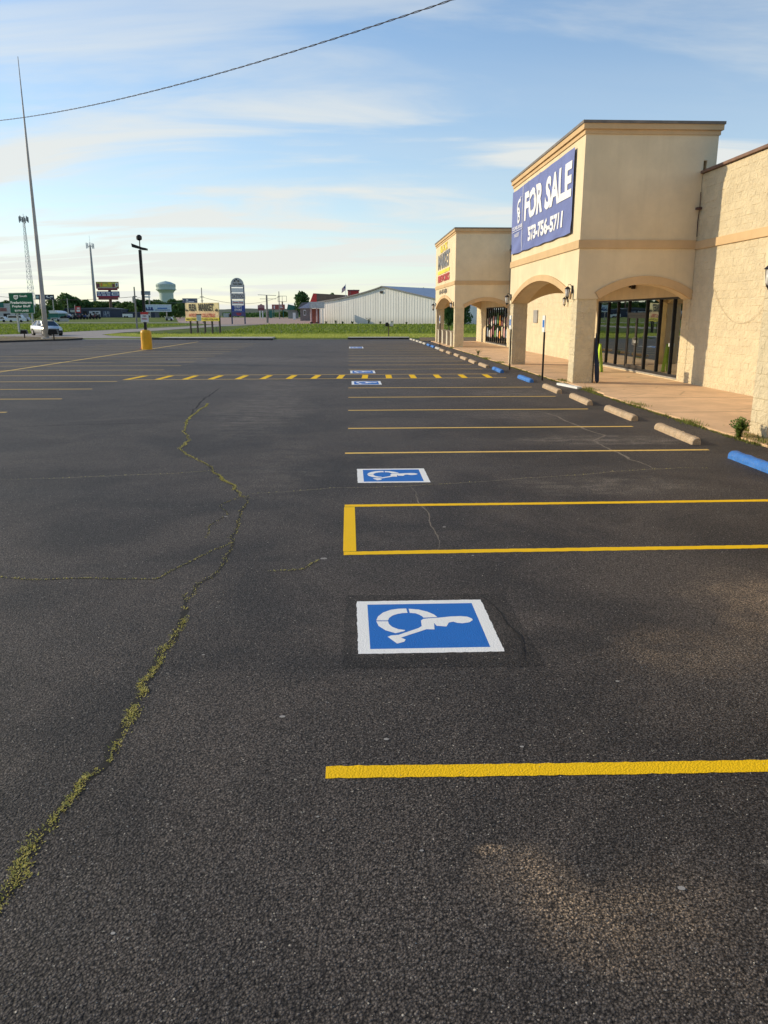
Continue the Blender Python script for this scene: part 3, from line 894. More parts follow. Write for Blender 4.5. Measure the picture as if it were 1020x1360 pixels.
def arch_z(t, zs, rise):  # t in 0..1, circular segment
    c = 1.0; 
    Rr = (0.25 / rise + rise) / 2  # for chord 1 scaled
    return zs + 0
def seg_arch(a, a0, a1, zs, rise):
    ch = a1 - a0; r = (ch * ch / 4 + rise * rise) / (2 * rise); cm = (a0 + a1) / 2
    return zs + math.sqrt(max(0, r * r - (a - cm) ** 2)) - (r - rise)
def arch_wall(mb, axis, n0, n1, a_lo, a_hi, op0, op1, zs, rise, zb, zt, seg=28):
    """wall in plane axis ('x' : runs along Y at x n0..n1, 'y' : runs along X at y n0..n1) with a segmental opening underneath"""
    A = [a_lo, op0] + [op0 + (op1 - op0) * i / seg for i in range(1, seg)] + [op1, a_hi]
    zl = [zb, zb] + [seg_arch(a, op0, op1, zs, rise) for a in A[2:-2]] + [zb, zb]
    zl[1] = zs; zl[-2] = zs
    def P(n, a, z): return (n, a, z) if axis == 'x' else (a, n, z)
    for n in (n0, n1):
        for i in range(len(A) - 1):
            mb.face([P(n, A[i], zl[i]), P(n, A[i + 1], zl[i + 1]), P(n, A[i + 1], zt), P(n, A[i], zt)])
    for i in range(len(A) - 1):
        mb.face([P(n0, A[i], zl[i]), P(n1, A[i], zl[i]), P(n1, A[i + 1], zl[i + 1]), P(n0, A[i + 1], zl[i + 1])])
    mb.face([P(n0, a_lo, zb), P(n1, a_lo, zb), P(n1, a_lo, zt), P(n0, a_lo, zt)])
    mb.face([P(n0, a_hi, zb), P(n1, a_hi, zb), P(n1, a_hi, zt), P(n0, a_hi, zt)])
def arch_trim(axis, n0, n1, op0, op1, zs, rise, th, seg=28):
    mb = MB()
    def P(n, a, z): return (n, a, z) if axis == 'x' else (a, n, z)
    ch = op1 - op0; r = (ch * ch / 4 + rise * rise) / (2 * rise); cm = (op0 + op1) / 2; zc = zs + rise - r
    half = math.asin(ch / 2 / r)
    inn = []; outt = []
    for i in range(seg + 1):
        q = -half + 2 * half * i / seg
        inn.append((cm + r * math.sin(q), zc + r * math.cos(q)))
        outt.append((cm + (r + th) * math.sin(q), zc + (r + th) * math.cos(q)))
    for i in range(seg):
        a, b, c, d = inn[i], inn[i + 1], outt[i + 1], outt[i]
        for n in (n0, n1): mb.face([P(n, *a), P(n, *b), P(n, *c), P(n, *d)])
        mb.face([P(n0, *a), P(n1, *a), P(n1, *b), P(n0, *b)])
        mb.face([P(n0, *d), P(n1, *d), P(n1, *c), P(n0, *c)])
    for a, d in ((inn[0], outt[0]), (inn[-1], outt[-1])):
        mb.face([P(n0, *a), P(n1, *a), P(n1, *d), P(n0, *d)])
    return mb

stuff_blocks = MB()
PW = 0.58
def tower(xf, y0, y1, near_single=False, single_pillar=False, far_pillar=True):
    XB = 10.45
    p0, p1 = y0 + PW, y1 - PW
    mb = MB()
    e = 0.03   # stucco stands a little proud of the pillars
    arch_wall(mb, 'x', xf - e, xf + PW, y0 - e + 0.0, y1 + e, p0, p1, ZS, 0.70, ZS, ZT - 0.12)
    arch_wall(mb, 'y', y0 - e, y0 + PW, xf + PW, XW - 0.02, xf + PW + 0.02, XW - 0.04, ZS, 0.42, ZS, H1 + 0.3)
    mb.box(xf + PW, XB, y0 - e, y0 + 0.25, H1 + 0.3, ZT - 0.12)
    mb.box(XW + 0.08, XB, y0 - e, y0 + 0.25, H1 + 0.0, H1 + 0.3)
    arch_wall(mb, 'y', y1 - PW, y1 + e, xf + PW, XW - 0.02, xf + PW + 0.02, XW - 0.04, ZS, 0.42, ZS, ZT - 0.12)
    mb.box(XB - 0.25, XB, y0 + 0.25, y1 - 0.0, H1, ZT - 0.12)
    tw = build('entrance_tower', mb, M_STUC, B)
    build('soffit', MB().box(xf + PW, XW - 0.02, y0 + PW, y1 - PW, 3.42, 3.5), M_STUC, tw)
    build('inner_wall', MB().box(XW - 0.02, XW + 0.15, y0 + 0.0, y1 - 0.0, 2.56, 3.6), M_STUC, tw)
    # cornice: two stepped mouldings and a metal coping
    def ringbox(o, z0, z1):
        m = MB()
        m.box(xf - e - o, xf + 0.3, y0 - e - o, y1 + e + o, z0, z1)
        m.box(xf + 0.3, XB + o, y0 - e - o, y0 + 0.25, z0, z1)
        m.box(xf + 0.3, XB + o, y1 - 0.25, y1 + e + o, z0, z1)
        m.box(XB - 0.2, XB + o, y0 + 0.25, y1 - 0.25, z0, z1)
        return m
    build('cornice', ringbox(0.035, ZT - 0.34, ZT - 0.22), M_TAN, tw)
    build('cornice', ringbox(0.09, ZT - 0.22, ZT - 0.075), M_TAN, tw)
    build('coping', ringbox(0.12, ZT - 0.075, ZT), M_COPE, tw)
    build('tower_roof', MB().box(xf + 0.3, XB - 0.2, y0 + 0.25, y1 - 0.25, ZT - 0.45, ZT - 0.40), M_COPE, tw)
    m = MB()
    m.box(xf - e - 0.04, xf - e + 0.01, y0 - e - 0.04, y1 + e + 0.04, ZB0, ZB1)
    m.box(xf - e + 0.01, XW - 0.02, y0 - e - 0.04, y0 - e + 0.01, ZB0, ZB1)
    build('trim_band', m, M_TAN, tw)
    build('arch_trim', arch_trim('x', xf - e - 0.05, xf + 0.02, p0 - 0.0, p1 + 0.0, ZS, 0.70, 0.20), M_TAN, tw)
    build('arch_trim', arch_trim('y', y0 - e - 0.05, y0 + 0.02, xf + PW + 0.05, XW - 0.06, ZS, 0.42, 0.23), M_TAN, tw)
    for (a, b, nm) in ((y0, y0 + PW, 'near'), (y1 - PW, y1, 'far')):
        pl = build('pillar', MB().box(xf + 0.012, xf + PW - 0.012, a + 0.012, b - 0.012, 0.0, ZS), M_BLK, B)
        sg = (lambda u, z: True) if (single_pillar) else (lambda u, z: False)
        lay_blocks(pl, stuff_blocks, (xf + 0.012, b - 0.0, 0.03), (0, -1, 0), (-1, 0, 0), PW, ZS - 0.03, sg, seedk=int(a * 3))
        lay_blocks(pl, stuff_blocks, (xf, a + 0.012, 0.03), (1, 0, 0), (0, -1, 0), PW, ZS - 0.03, sg, seedk=int(a * 3) + 1)
        no = lambda u, z: False
        lay_blocks(pl, stuff_blocks, (xf + PW, b - 0.012, 0.03), (-1, 0, 0), (0, 1, 0), PW, ZS - 0.03, no, seedk=int(a * 3) + 2)
        lay_blocks(pl, stuff_blocks, (xf + PW - 0.012, a, 0.03), (0, 1, 0), (1, 0, 0), PW, ZS - 0.03, no, seedk=int(a * 3) + 3)
    return tw
T1 = (6.70, 23.5, 33.25)
T2 = (6.70, 50.7, 61.9)
T3 = (6.88, 2.9, 13.15)
# main wall blocks: the nearest visible stretch singly, the rest as one
wall_mb = MB()
G1 = (24.05, 32.40, 0.10, 2.56); G2 = (50.95, 58.95, 0.10, 2.56)
def wallbox(a, b, z0, z1): wall_mb.box(XW, XW + 0.3, a, b, z0, z1)
wallbox(-6, G1[0], -0.05, H1 - 0.06); wallbox(G1[0], G1[1], G1[3], H1 - 0.06); wallbox(G1[1], G2[0], -0.05, H1 - 0.06)
wallbox(G2[0], G2[1], G2[3], H1 - 0.06); wallbox(G2[1], 63.2, -0.05, H1 - 0.06)
wallbox(G1[0], G1[1], -0.05, 0.09); wallbox(G2[0], G2[1], -0.05, 0.09)
wall_mb.box(XW + 0.3, 40, 62.9, 63.2, -0.05, H1 - 0.06)
WALL = build('wall', wall_mb, M_BLK, B)
build('roof', MB().box(XW + 0.3, 40, -6, 62.9, H1 - 0.5, H1 - 0.4), M_COPE, B)
inband = lambda z: ZB0 - 0.12 < z < ZB1 - 0.05
N_BLOCK[0] = 0
# blocks singly: tower 3 pillar and tower 1 pillars first (inside tower()), then wall
tower(*T3, single_pillar=True)
tower(*T1, single_pillar=True)
tower(*T2)
lay_blocks(WALL, stuff_blocks, (XW, 23.47, 0.0), (0, -1, 0), (-1, 0, 0), 23.47 - 12.0, H1 - 0.07, lambda u, z: 1.9 < u < 4.75, seedk=77)
lay_blocks(WALL, stuff_blocks, (XW, G2[0], 0.0), (0, -1, 0), (-1, 0, 0), G2[0] - 33.3, 3.2, lambda u, z: False, seedk=78)
lay_blocks(WALL, stuff_blocks, (XW, G1[0], 0.0), (0, -1, 0), (-1, 0, 0), G1[0] - 23.49, 2.56, lambda u, z: False, seedk=79)
lay_blocks(WALL, stuff_blocks, (XW, 63.2, 0.0), (0, -1, 0), (-1, 0, 0), 63.2 - G2[1], 2.56, lambda u, z: False, seedk=80)
tag(build('blockwork', stuff_blocks, M_BLK, B), kind='stuff')
build('trim_band', MB().box(XW - 0.06, XW + 0.02, 13.2, 23.44, 3.85, 4.07), M_TAN, B)
mcop = MB(); mcop.box(XW - 0.09, XW + 0.35, -6, 23.45, H1 - 0.05, H1 + 0.02); mcop.box(XW - 0.09, XW + 0.35, 33.3, 50.6, H1 - 0.05, H1 + 0.02)
build('coping', mcop, M_COPR, B)
# storefronts
def front(ys, G, door=None):
    y0, y1, z0, z1 = G
    m = MB(); m.box(XW + 0.02, XW + 0.14, y0, y1, z1 - 0.06, z1); m.box(XW + 0.02, XW + 0.14, y0, y1, z0 - 0.01, z0 + 0.09)
    w = build('storefront_window', m, M_BLACK, B)
    build('sill', MB().box(XW - 0.03, XW + 0.02, y0, y1, z0 - 0.02, z0 + 0.02), M_GREY, w)
    for yv in ys:
        if yv is None: continue
        build('mullion', MB().box(XW + 0.02, XW + 0.12, yv - 0.026, yv + 0.026, z0 + 0.09, z1 - 0.06), M_BLACK, w)
    for a, b in zip(ys[:-1], ys[1:]):
        if door and abs(a - door[0]) < 0.01:
            build('pane', MB().box(XW + 0.075, XW + 0.083, a + 0.033, b - 0.033, 2.10, z1 - 0.06), M_GLASS, w)
            build('transom_bar', MB().box(XW + 0.02, XW + 0.14, a + 0.033, b - 0.033, 1.99, 2.10), simple('bronze_anodised', (0.06, 0.05, 0.042), 0.4, 0.5), w)
            mid = (a + b) / 2
            for s0, s1 in ((a + 0.04, mid - 0.004), (mid + 0.004, b - 0.04)):
                dm = MB()
                dm.box(XW + 0.03, XW + 0.085, s0, s0 + 0.06, z0 + 0.0, 1.985); dm.box(XW + 0.03, XW + 0.085, s1 - 0.06, s1, z0, 1.985)
                dm.box(XW + 0.03, XW + 0.085, s0 + 0.06, s1 - 0.06, z0, z0 + 0.18); dm.box(XW + 0.03, XW + 0.085, s0 + 0.06, s1 - 0.06, 1.91, 1.985)
                dr = build('door', dm, simple('bronze_anodised', (0.06, 0.05, 0.042)), B)
                build('pane', MB().box(XW + 0.055, XW + 0.061, s0 + 0.06, s1 - 0.06, z0 + 0.18, 1.91), M_GLASS, dr)
                hy = mid - 0.07 if s0 < mid - 0.1 and s1 < mid + 0.01 else mid + 0.07
                hm = MB(); hm.tube([(XW + 0.03, hy, 0.98), (XW - 0.03, hy, 1.0), (XW - 0.03, hy, 1.22), (XW + 0.03, hy, 1.24)], 0.013)
                build('handle', hm, M_GREY, dr)
                build('lock', MB().box(XW + 0.01, XW + 0.03, hy - 0.03, hy + 0.03, 1.05, 1.15), M_WHITE, dr)
        else:
            build('pane', MB().box(XW + 0.075, XW + 0.083, a + 0.033, b - 0.033, z0 + 0.09, z1 - 0.06), M_GLASS, w)
    return w
front([24.08, 24.83, 25.96, 27.11, 28.89, 30.07, 31.19, 32.34], G1, door=(27.11, 28.89))
build('lock', MB().box(XW - 0.012, XW + 0.0, 24.80, 24.86, 1.05, 1.15), M_WHITE, B)
front([51.0 + 0.79 * i for i in range(11)], G2)
# rooms behind the glass
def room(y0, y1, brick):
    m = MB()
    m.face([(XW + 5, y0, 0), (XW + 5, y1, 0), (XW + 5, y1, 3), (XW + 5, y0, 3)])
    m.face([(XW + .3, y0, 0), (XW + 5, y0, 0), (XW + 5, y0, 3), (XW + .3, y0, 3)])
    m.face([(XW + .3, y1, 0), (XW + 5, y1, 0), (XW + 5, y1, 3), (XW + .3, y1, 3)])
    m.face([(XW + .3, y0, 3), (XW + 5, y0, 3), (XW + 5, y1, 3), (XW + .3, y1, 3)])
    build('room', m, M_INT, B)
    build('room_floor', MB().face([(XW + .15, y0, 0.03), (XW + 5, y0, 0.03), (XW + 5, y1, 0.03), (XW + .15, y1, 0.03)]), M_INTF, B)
    if brick:
        build('inner_partition', MB().box(XW + 1.2, XW + 1.5, y0 + 0.1, y0 + 3.4, 0, 2.6), M_BRICK, B)
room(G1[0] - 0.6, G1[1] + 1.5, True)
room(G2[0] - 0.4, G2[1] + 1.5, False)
# posters stuck on the outside of the far storefront panes
rr = random.Random(11)
PC = [('orange', simple('poster_orange', (0.78, 0.30, 0.04), 0.6)), ('pink', simple('poster_pink', (0.62, 0.34, 0.33), 0.6)), ('white', M_WHITE), ('maroon', M_PURP), ('green', simple('poster_green', (0.16, 0.34, 0.10), 0.6)), ('blue grey', simple('poster_bluegrey', (0.30, 0.36, 0.46), 0.6)), ('cream', simple('poster_cream', (0.66, 0.58, 0.42), 0.6))]
ORD = ['nearest', 'second', 'third', 'fourth', 'fifth', 'sixth', 'seventh', 'eighth', 'ninth', 'farthest']
pick = [(5, 1), (1, 6), (6, 3), (0, 0), (2, 4), (4, 5), (3, 1), (1, 2), (2, 3), (5, 6)]
for i in range(10):
    a = 51.0 + 0.79 * i + 0.07; b = a + 0.65
    for k in range(2):
        z0 = (0.55, 1.32)[k] + rr.uniform(-0.1, 0.1); z1 = z0 + rr.uniform(0.45, 0.75)
        nm, mt_ = PC[pick[i][k]]
        m = MB(); ya = a + rr.uniform(0, 0.12); yb = b - rr.uniform(0, 0.12); n_ = 7
        pts_ = [(XW + 0.060, (ya + yb) / 2 + (yb - ya) / 2 * math.cos(2 * math.pi * q / 10) * (1 if q % 2 else 0.82), (z0 + z1) / 2 + (z1 - z0) / 2 * math.sin(2 * math.pi * q / 10)) for q in range(10)]
        m.extrude(pts_, (0.008, 0, 0))
        solid('window_poster', m, mt_, '%s %s poster on the %s pane of the far storefront' % (('lower', 'upper')[k], nm, ORD[i]), 'poster', (XW + 0.06, (ya + yb) / 2, z0), 'posters on the far storefront', fix=True)

# wall lanterns
def lantern(x, y, z, label, s=1.0):
    t = thing('wall_lantern', label, 'wall lamp', (x, y, z), 'black iron wall lanterns')
    m = MB(); m.box(x - 0.03, x, y - 0.06 * s, y + 0.06 * s, z - 0.02, z + 0.26 * s)
    m.tube([(x - 0.02, y, z + 0.20 * s), (x - 0.09 * s, y, z + 0.30 * s), (x - 0.17 * s, y, z + 0.29 * s), (x - 0.19 * s, y, z + 0.21 * s)], 0.014 * s)
    build('bracket', m, M_IRON, t)
    c = (x - 0.19 * s, y, z - 0.16 * s)
    build('cap', MB().lathe(c, [(0.115 * s, 0.29 * s), (0.12 * s, 0.30 * s), (0.06 * s, 0.36 * s), (0.02 * s, 0.39 * s)], 10), M_IRON, t)
    build('glass_shade', MB().lathe(c, [(0.055 * s, 0.0), (0.075 * s, 0.05 * s), (0.095 * s, 0.285 * s)], 10), simple('frosted_lamp_glass', (0.62, 0.58, 0.52), 0.25), t, smooth_=True)
    m = MB()
    for k in range(6):
        q = k * math.pi / 3
        m.tube([(c[0] + 0.06 * s * math.cos(q), c[1] + 0.06 * s * math.sin(q), c[2]), (c[0] + 0.10 * s * math.cos(q), c[1] + 0.10 * s * math.sin(q), c[2] + 0.29 * s)], 0.007 * s, 4)
    m.lathe(c, [(0.012 * s, -0.09 * s), (0.03 * s, -0.05 * s), (0.062 * s, -0.01 * s), (0.062 * s, 0.012 * s)], 8)
    build('cage', m, M_IRON, t)
lantern(6.66, 23.92, 2.66, 'black wall lantern beside the arch on the near corner of the for-sale tower', 0.78)
lantern(6.66, 33.0, 2.62, 'black wall lantern on the far end of the for-sale tower front', 0.85)
lantern(XW - 0.01, 36.9, 2.62, 'small wall lantern on the block wall seen through the big front arch', 0.85)
lantern(6.84, 12.66, 2.60, 'black wall lantern cut by the right edge of the picture', 0.85)
lantern(6.66, 51.1, 2.62, 'wall lantern on the near corner of the far sign tower', 0.85)
lantern(6.66, 61.5, 2.62, 'wall lantern on the outermost corner of the far sign tower', 1.1)
# security light over the doors
m = MB().cyl((XW - 0.02, 28.2, 3.0), (XW - 0.10, 28.2, 3.0), 0.05); m.box(XW - 0.2, XW - 0.08, 28.02, 28.14, 2.9, 3.0); m.box(XW - 0.2, XW - 0.08, 28.26, 28.38, 2.95, 3.06)
solid('security_light', m, M_BLACK, 'small black twin security light above the glass doors', 'security light', (XW - 0.02, 28.2, 3.0))
# notice plate on wall between the towers, cable on the near wall
solid('notice_board', MB().box(XW - 0.07, XW - 0.035, 42.6, 43.5, 1.62, 2.28), M_GREY, 'small pale notice case on the block wall between the towers', 'notice', (XW - 0.05, 43.05, 1.62))
pts = [Vector((XW - 0.035, 22.1, 2.9)) ]
pts = []
for i in range(25):
    t_ = i / 24
    y = 22.0 + (18.6 - 22.0) * t_; z = 2.75 - 1.0 * math.sin(math.pi * min(1, t_ * 0.98)) ** 0.8 + 0.1 * t_
    pts.append((XW - 0.045, y, z))
solid('cable', MB().tube(pts, 0.005, 5), simple('old_cable', (0.54, 0.45, 0.30), 0.8), 'thin pale cable sagging across the sunlit block wall', 'cable', pts[0])
# rusty bracket where the tower meets the wall
m = MB().box(XW - 0.16, XW - 0.03, 23.28, 23.42, 4.93, 4.99); m.tube([(XW - 0.05, 23.4, 4.2), (XW - 0.07, 23.39, 4.6), (XW - 0.04, 23.4, 5.0), (XW - 0.06, 23.38, 5.4)], 0.012, 5)
solid('conduit', m, simple('rusty_iron', (0.11, 0.06, 0.045), 0.9), 'thin dark rusty conduit in the corner of tower and block wall', 'conduit', (XW - 0.06, 23.4, 4.2))

# for-sale banner
def wrinkle(p):
    v = 0.035 * noise.noise((p.y * 0.7, p.z * 0.9, 4.0)) 
    edge = smooth(5.3, 4.4, p.z) if False else max(0.0, (5.1 - p.z) / 0.75)
    d = (p.y * 0.42 + p.z * 1.6)
    v += 0.030 * min(1, edge) * math.sin(d * 5.2 + 1.2 * math.sin(p.y)) * (0.4 + 0.6 * abs(noise.noise((p.y * 0.4, 1, 2))) * 2)
    v += 0.03 * math.exp(-((p.y - 28.9 + (p.z - 6.3) * 0.9) ** 2) / 0.01)
    v += 0.03 * math.exp(-((p.y - 29.9 + (p.z - 6.2) * -0.6) ** 2) / 0.012)
    return v
BX = 6.60
ban = thing('for_sale_banner', 'blue FOR SALE banner with white letters and phone number on the near tower front', 'banner', (BX, 28.7, 4.36))
mb = MB(); NU, NV = 130, 48
vs = []
for j in range(NV + 1):
    for i in range(NU + 1):
        y = 33.07 - (33.07 - 24.28) * i / NU
        s_ = 0.012 * math.sin(i * 0.25) * (1 if j == 0 else 0) 
        z = 4.37 + (6.73 - 4.37) * j / NV + s_
        p = Vector((BX, y, z)); p.x -= wrinkle(p); vs.append(p)
mb.add(vs, [(j * (NU + 1) + i, j * (NU + 1) + i + 1, (j + 1) * (NU + 1) + i + 1, (j + 1) * (NU + 1) + i) for j in range(NV) for i in range(NU)])
cloth = build('cloth', mb, M_BANB, ban, smooth_=True)
U = (0, -1, 0); V = (0, 0, 1); Nn = (-1, 0, 0)
kw = dict(N=Nn, disp=wrinkle, lift=0.018)
letter('FOR SALE', ban, M_BANW, (BX, 30.78, 5.40), U, V, 30.78 - 24.40, 1.02, bold=0.042, **kw)
letter('573-756-5711', ban, M_BANW, (BX, 29.98, 4.62), U, V, 29.98 - 25.22, 0.52, bold=0.05, **kw)
letter('COLDWELL BANKER', ban, M_BANW, (BX, 32.90, 5.26), U, V, 1.78, 0.13, bold=0.02, **kw)
letter('HULSEY', ban, M_BANW, (BX, 32.45, 4.98), U, V, 0.85, 0.14, bold=0.01, **kw)
m = MB(); m.box(BX - 0.03, BX - 0.024, 31.05, 32.88, 5.185, 5.20)
build('rule_line', m, M_BANW, ban)
vs = []
for j in range(45):
    for a in (31.14, 31.09):
        p = Vector((BX, a, 4.40 + 2.32 * j / 44)); p.x -= wrinkle(p) + 0.018; vs.append(p)
build('divider_line', MB().add(vs, [(2 * j, 2 * j + 1, 2 * j + 3, 2 * j + 2) for j in range(44)]), M_BANW, ban)
# monogram: a C curled round a B, thin star above
mono = MB()
def bar(pts, w):
    pts = [Vector(p) for p in pts]; L = []; Q = []
    for i, p in enumerate(pts):
        d = (pts[min(i + 1, len(pts) - 1)] - pts[max(0, i - 1)]).normalized(); s = Vector((-d.y, d.x)) * w / 2
        L.append(p + s); Q.append(p - s)
    out = []
    for p in L + Q:
        q = Vector((BX, 31.95 - p.x * 1.35, 5.92 + p.y * 1.1)); q.x -= wrinkle(q) + 0.018; out.append(q)
    n = len(L); mono.add(out, [(i, i + 1, n + i + 1, n + i) for i in range(n - 1)])
bar([Vector((0.17 + 0.25 * math.cos(q), 0.10 + 0.22 * math.sin(q))).to_2d() for q in [R(50 + 10 * k) for k in range(27)]], 0.11)
bar([Vector((0.02, 0.08)), Vector((0.02, -0.38))], 0.10)
bar([Vector((0.02 + 0.22 * math.sin(q), -0.04 + 0.11 * math.cos(q))) for q in [math.pi * k / 8 for k in range(9)]], 0.09)
bar([Vector((0.02 + 0.26 * math.sin(q), -0.27 + 0.115 * math.cos(q))) for q in [math.pi * k / 8 for k in range(9)]], 0.09)
bar([Vector((0.28, 0.36)), Vector((0.40, 0.42))], 0.05)
build('monogram', mono, M_BANW, ban)

# far tower sign lettering, applied to the stucco: one sign
sg = thing('tower_sign', 'faded yellow, grey and red sign lettering on the far tower front', 'sign', (6.62, 57, 4.2))
SX = 6.655
letter('BLACK', sg, M_SYEL2, (SX, 58.9, 6.32), U, V, 4.2, 0.50, N=Nn, bold=0.03)
letter('MARKET', sg, simple('faded_grey_print', (0.20, 0.20, 0.21), 0.6), (SX, 60.3, 5.22), U, V, 6.7, 1.05, N=Nn, bold=0.05)
build('backing_band', MB().box(SX - 0.012, SX, 53.5, 60.4, 4.88, 5.10), M_SYEL2, sg)
letter('FIREWORKS', sg, M_RED, (SX, 60.3, 4.30), U, V, 6.8, 0.50, N=Nn, bold=0.05)
letter('64-47-404', sg, simple('faded_print', (0.16, 0.13, 0.10), 0.6), (SX, 59.3, 3.46), U, V, 4.6, 0.34, N=Nn, bold=0.04)

# ------------------------------------------------------------------ wheel stops
def stop_mesh(seed, mat, w=0.155, h=0.115, L=1.83):
    rnd = random.Random(seed); mb = MB()
    prof = [(-w / 2, 0), (-w / 2, h * 0.42), (-w * 0.38, h * 0.78), (-w * 0.2, h * 0.97), (w * 0.2, h), (w * 0.38, h * 0.78), (w / 2, h * 0.42), (w / 2, 0)]
    n = len(prof); ny = 46; vs = []
    for j in range(ny + 1):
        y = -L / 2 + L * j / ny
        s = 1.0 if 0 < j < ny else 0.84
        for (x, z) in prof:
            q = noise.noise((x * 12, y * 9, seed + z * 11)) * 0.006 + noise.noise((x * 40, y * 35, seed)) * 0.007
            vs.append((x * s + q, y + rnd.uniform(-.003, .003) * (1 if 0 < j < ny else 0) + (0.0), z * (s if z > 0.06 else 1) + (q if z > 0 else 0)))
    mb.add(vs, [(j * n + i, j * n + i + 1, (j + 1) * n + i + 1, (j + 1) * n + i) for j in range(ny) for i in range(n - 1)])
    mb.face(vs[:n]); mb.face(list(reversed(vs[-n:])))
    me = bpy.data.meshes.new('wheel_stop'); me.from_pydata([tuple(v) for v in mb.v], [], mb.f); me.materials.append(mat); me.update()
    return me
SM = {'t': [stop_mesh(i, M_STOP) for i in range(3)], 'b': [stop_mesh(7 + i, M_STOPB) for i in range(2)], 'w': [stop_mesh(10 + i, M_STOPW) for i in range(2)]}
stops = [(5.52, 10.05, 'b', 'bright blue concrete wheel stop at the right edge of the picture'),
         (5.56, 13.05, 't', 'nearest unpainted tan aggregate wheel stop, just beyond the blue one at the right edge'),
         (5.58, 15.95, 't', 'second nearest tan aggregate wheel stop along the sidewalk'),
         (5.55, 18.7, 't', 'third nearest tan wheel stop, level with the leafless edge of the near tower'),
         (5.56, 21.5, 't', 'tan wheel stop next beyond the hatched crossing side blue stop, beside the loose white plank'),
         (5.60, 25.0, 'b', 'blue wheel stop at the near side of the hatched crossing'),
         (5.50, 29.2, 'b', 'blue wheel stop at the far side of the hatched crossing'),
         (5.42, 31.9, 't', 'first tan wheel stop beyond the hatched crossing'),
         (5.38, 34.5, 't', 'second tan wheel stop beyond the hatched crossing'),
         (5.40, 37.3, 't', 'third tan wheel stop beyond the hatched crossing'),
         (5.46, 40.2, 't', 'fourth tan wheel stop beyond the hatched crossing'),
         (5.40, 43.0, 't', 'fifth tan wheel stop beyond the hatched crossing'),
         (5.38, 45.9, 't', 'sixth tan wheel stop, in front of the near pillar of the far tower'),
         (5.44, 48.8, 'w', 'pale wheel stop just before the two far blue ones'),
         (5.44, 51.7, 'b', 'nearer of the two small blue wheel stops in front of the far tower'),
         (5.44, 54.5, 'b', 'farther of the two small blue wheel stops in front of the far tower'),
         (5.42, 57.2, 'w', 'whitish wheel stop right after the far blue ones'),
         (5.40, 59.9, 'w', 'fourth wheel stop from the far end of the row, pale'),
         (5.36, 62.4, 'w', 'third wheel stop from the far end of the row, pale'),
         (5.32, 65.0, 'w', 'second wheel stop from the far end of the row, pale'),
         (5.26, 67.3, 'w', 'last and farthest pale wheel stop at the corner of the lot')]
stops[3] = (5.55, 18.7, 't', 'third nearest tan wheel stop along the sidewalk')
stops[4] = (5.56, 21.5, 't', 'fourth nearest tan wheel stop, beside the loose white plank')
for i, (x, y, k, lab) in enumerate(stops):
    o = bpy.data.objects.new('wheel_stop', SM[k][i % len(SM[k])]); COL.objects.link(o)
    o.location = (x, y, 0.0); o.rotation_euler = (0, 0, R(random.uniform(-1.2, 1.2)) + R(1.8 if 0 < i < 5 else 0) * -1)
    tag(o, lab, 'wheel stop', 'concrete wheel stops along the sidewalk')
m = MB()
a = Vector((6.22, 23.25, 0)); b = Vector((6.45, 21.9, 0)); d = (b - a).normalized(); s = Vector((-d.y, d.x, 0)) * 0.07
m.extrude([a - s, b - s, b + s, a + s], (0, 0, 0.06))
solid('plank', m, M_WHITE, 'white painted plank lying on the asphalt by the near tower pillar', 'plank', a, fix=True)

# accessible parking signs on posts
def small_text(s, par, mat, O, w, h): return letter(s, par, mat, O, (0, -1, 0), (0, 0, 1), w, h, N=(-1, 0, 0), lift=0.004)
def post_sign(x, y, lab, z1=2.02):
    t = thing('parking_sign', lab, 'sign', (x, y, 0), 'accessible parking signs on posts')
    build('post', MB().box(x - 0.025, x + 0.025, y - 0.025, y + 0.025, 0, z1 - 0.5), M_BLACK, t)
    p = build('sign_panel', MB().box(x - 0.045, x - 0.028, y - 0.155, y + 0.155, z1 - 0.5, z1), M_WHITE, t)
    build('blue_field', MB().box(x - 0.050, x - 0.0455, y - 0.10, y + 0.10, z1 - 0.36, z1 - 0.14), M_BLU, t)
    build('border', MB().box(x - 0.0265, x - 0.02, y - 0.155, y + 0.155, z1 - 0.5, z1), simple('sign_back_blue', (0.25, 0.33, 0.42), 0.5), t)
    return t
post_sign(6.12, 24.9, 'white and blue accessible parking sign on a black post in front of the near arch', 2.0)
post_sign(6.10, 30.0, 'white accessible parking sign on a black post at the far edge of the near tower', 2.0)
post_sign(6.00, 52.6, 'distant parking sign on a dark post in front of the far tower', 2.0)

# things by the near pillar
px_ = 7.42
m = MB().lathe((px_, 23.42, 0.04), [(0.015, 0), (0.06, 0.05), (0.075, 0.35), (0.05, 0.9), (0.02, 1.35), (0.01, 1.45)], 8)
m2 = MB()
for v, in zip(m.v): m2.v.append(Vector((v.x - (v.z - 0.04) * 0.07, v.y + (v.z - 0.04) * 0.04, v.z)))
m2.f = m.f; m2.mi = m.mi
solid('furled_flag', m2, simple('dark_navy_cloth', (0.012, 0.022, 0.05), 0.8), 'furled dark navy flag leaning beside the near tower pillar', 'flag', (px_, 23.42, 0.04))
m = MB().box(7.305, 7.335, 23.52, 23.60, 0.04, 1.35)
solid('flag_pole', m, M_WOOD, 'thin brown pole leaning on the inner side of the near pillar', 'pole', (7.32, 23.56, 0.04))
t = thing('caution_stand', 'lime green folding caution stand behind the near pillar', 'floor sign', (8.95, 28.2, 0.035))
m = MB()
m.extrude([(8.85, 28.0, 0.04), (8.85, 28.32, 0.04), (8.93, 28.25, 0.98), (8.93, 28.07, 0.98)], (0.02, 0, 0))
m.extrude([(9.05, 28.0, 0.04), (9.05, 28.32, 0.04), (8.95, 28.25, 0.98), (8.95, 28.07, 0.98)], (0.02, 0, 0))
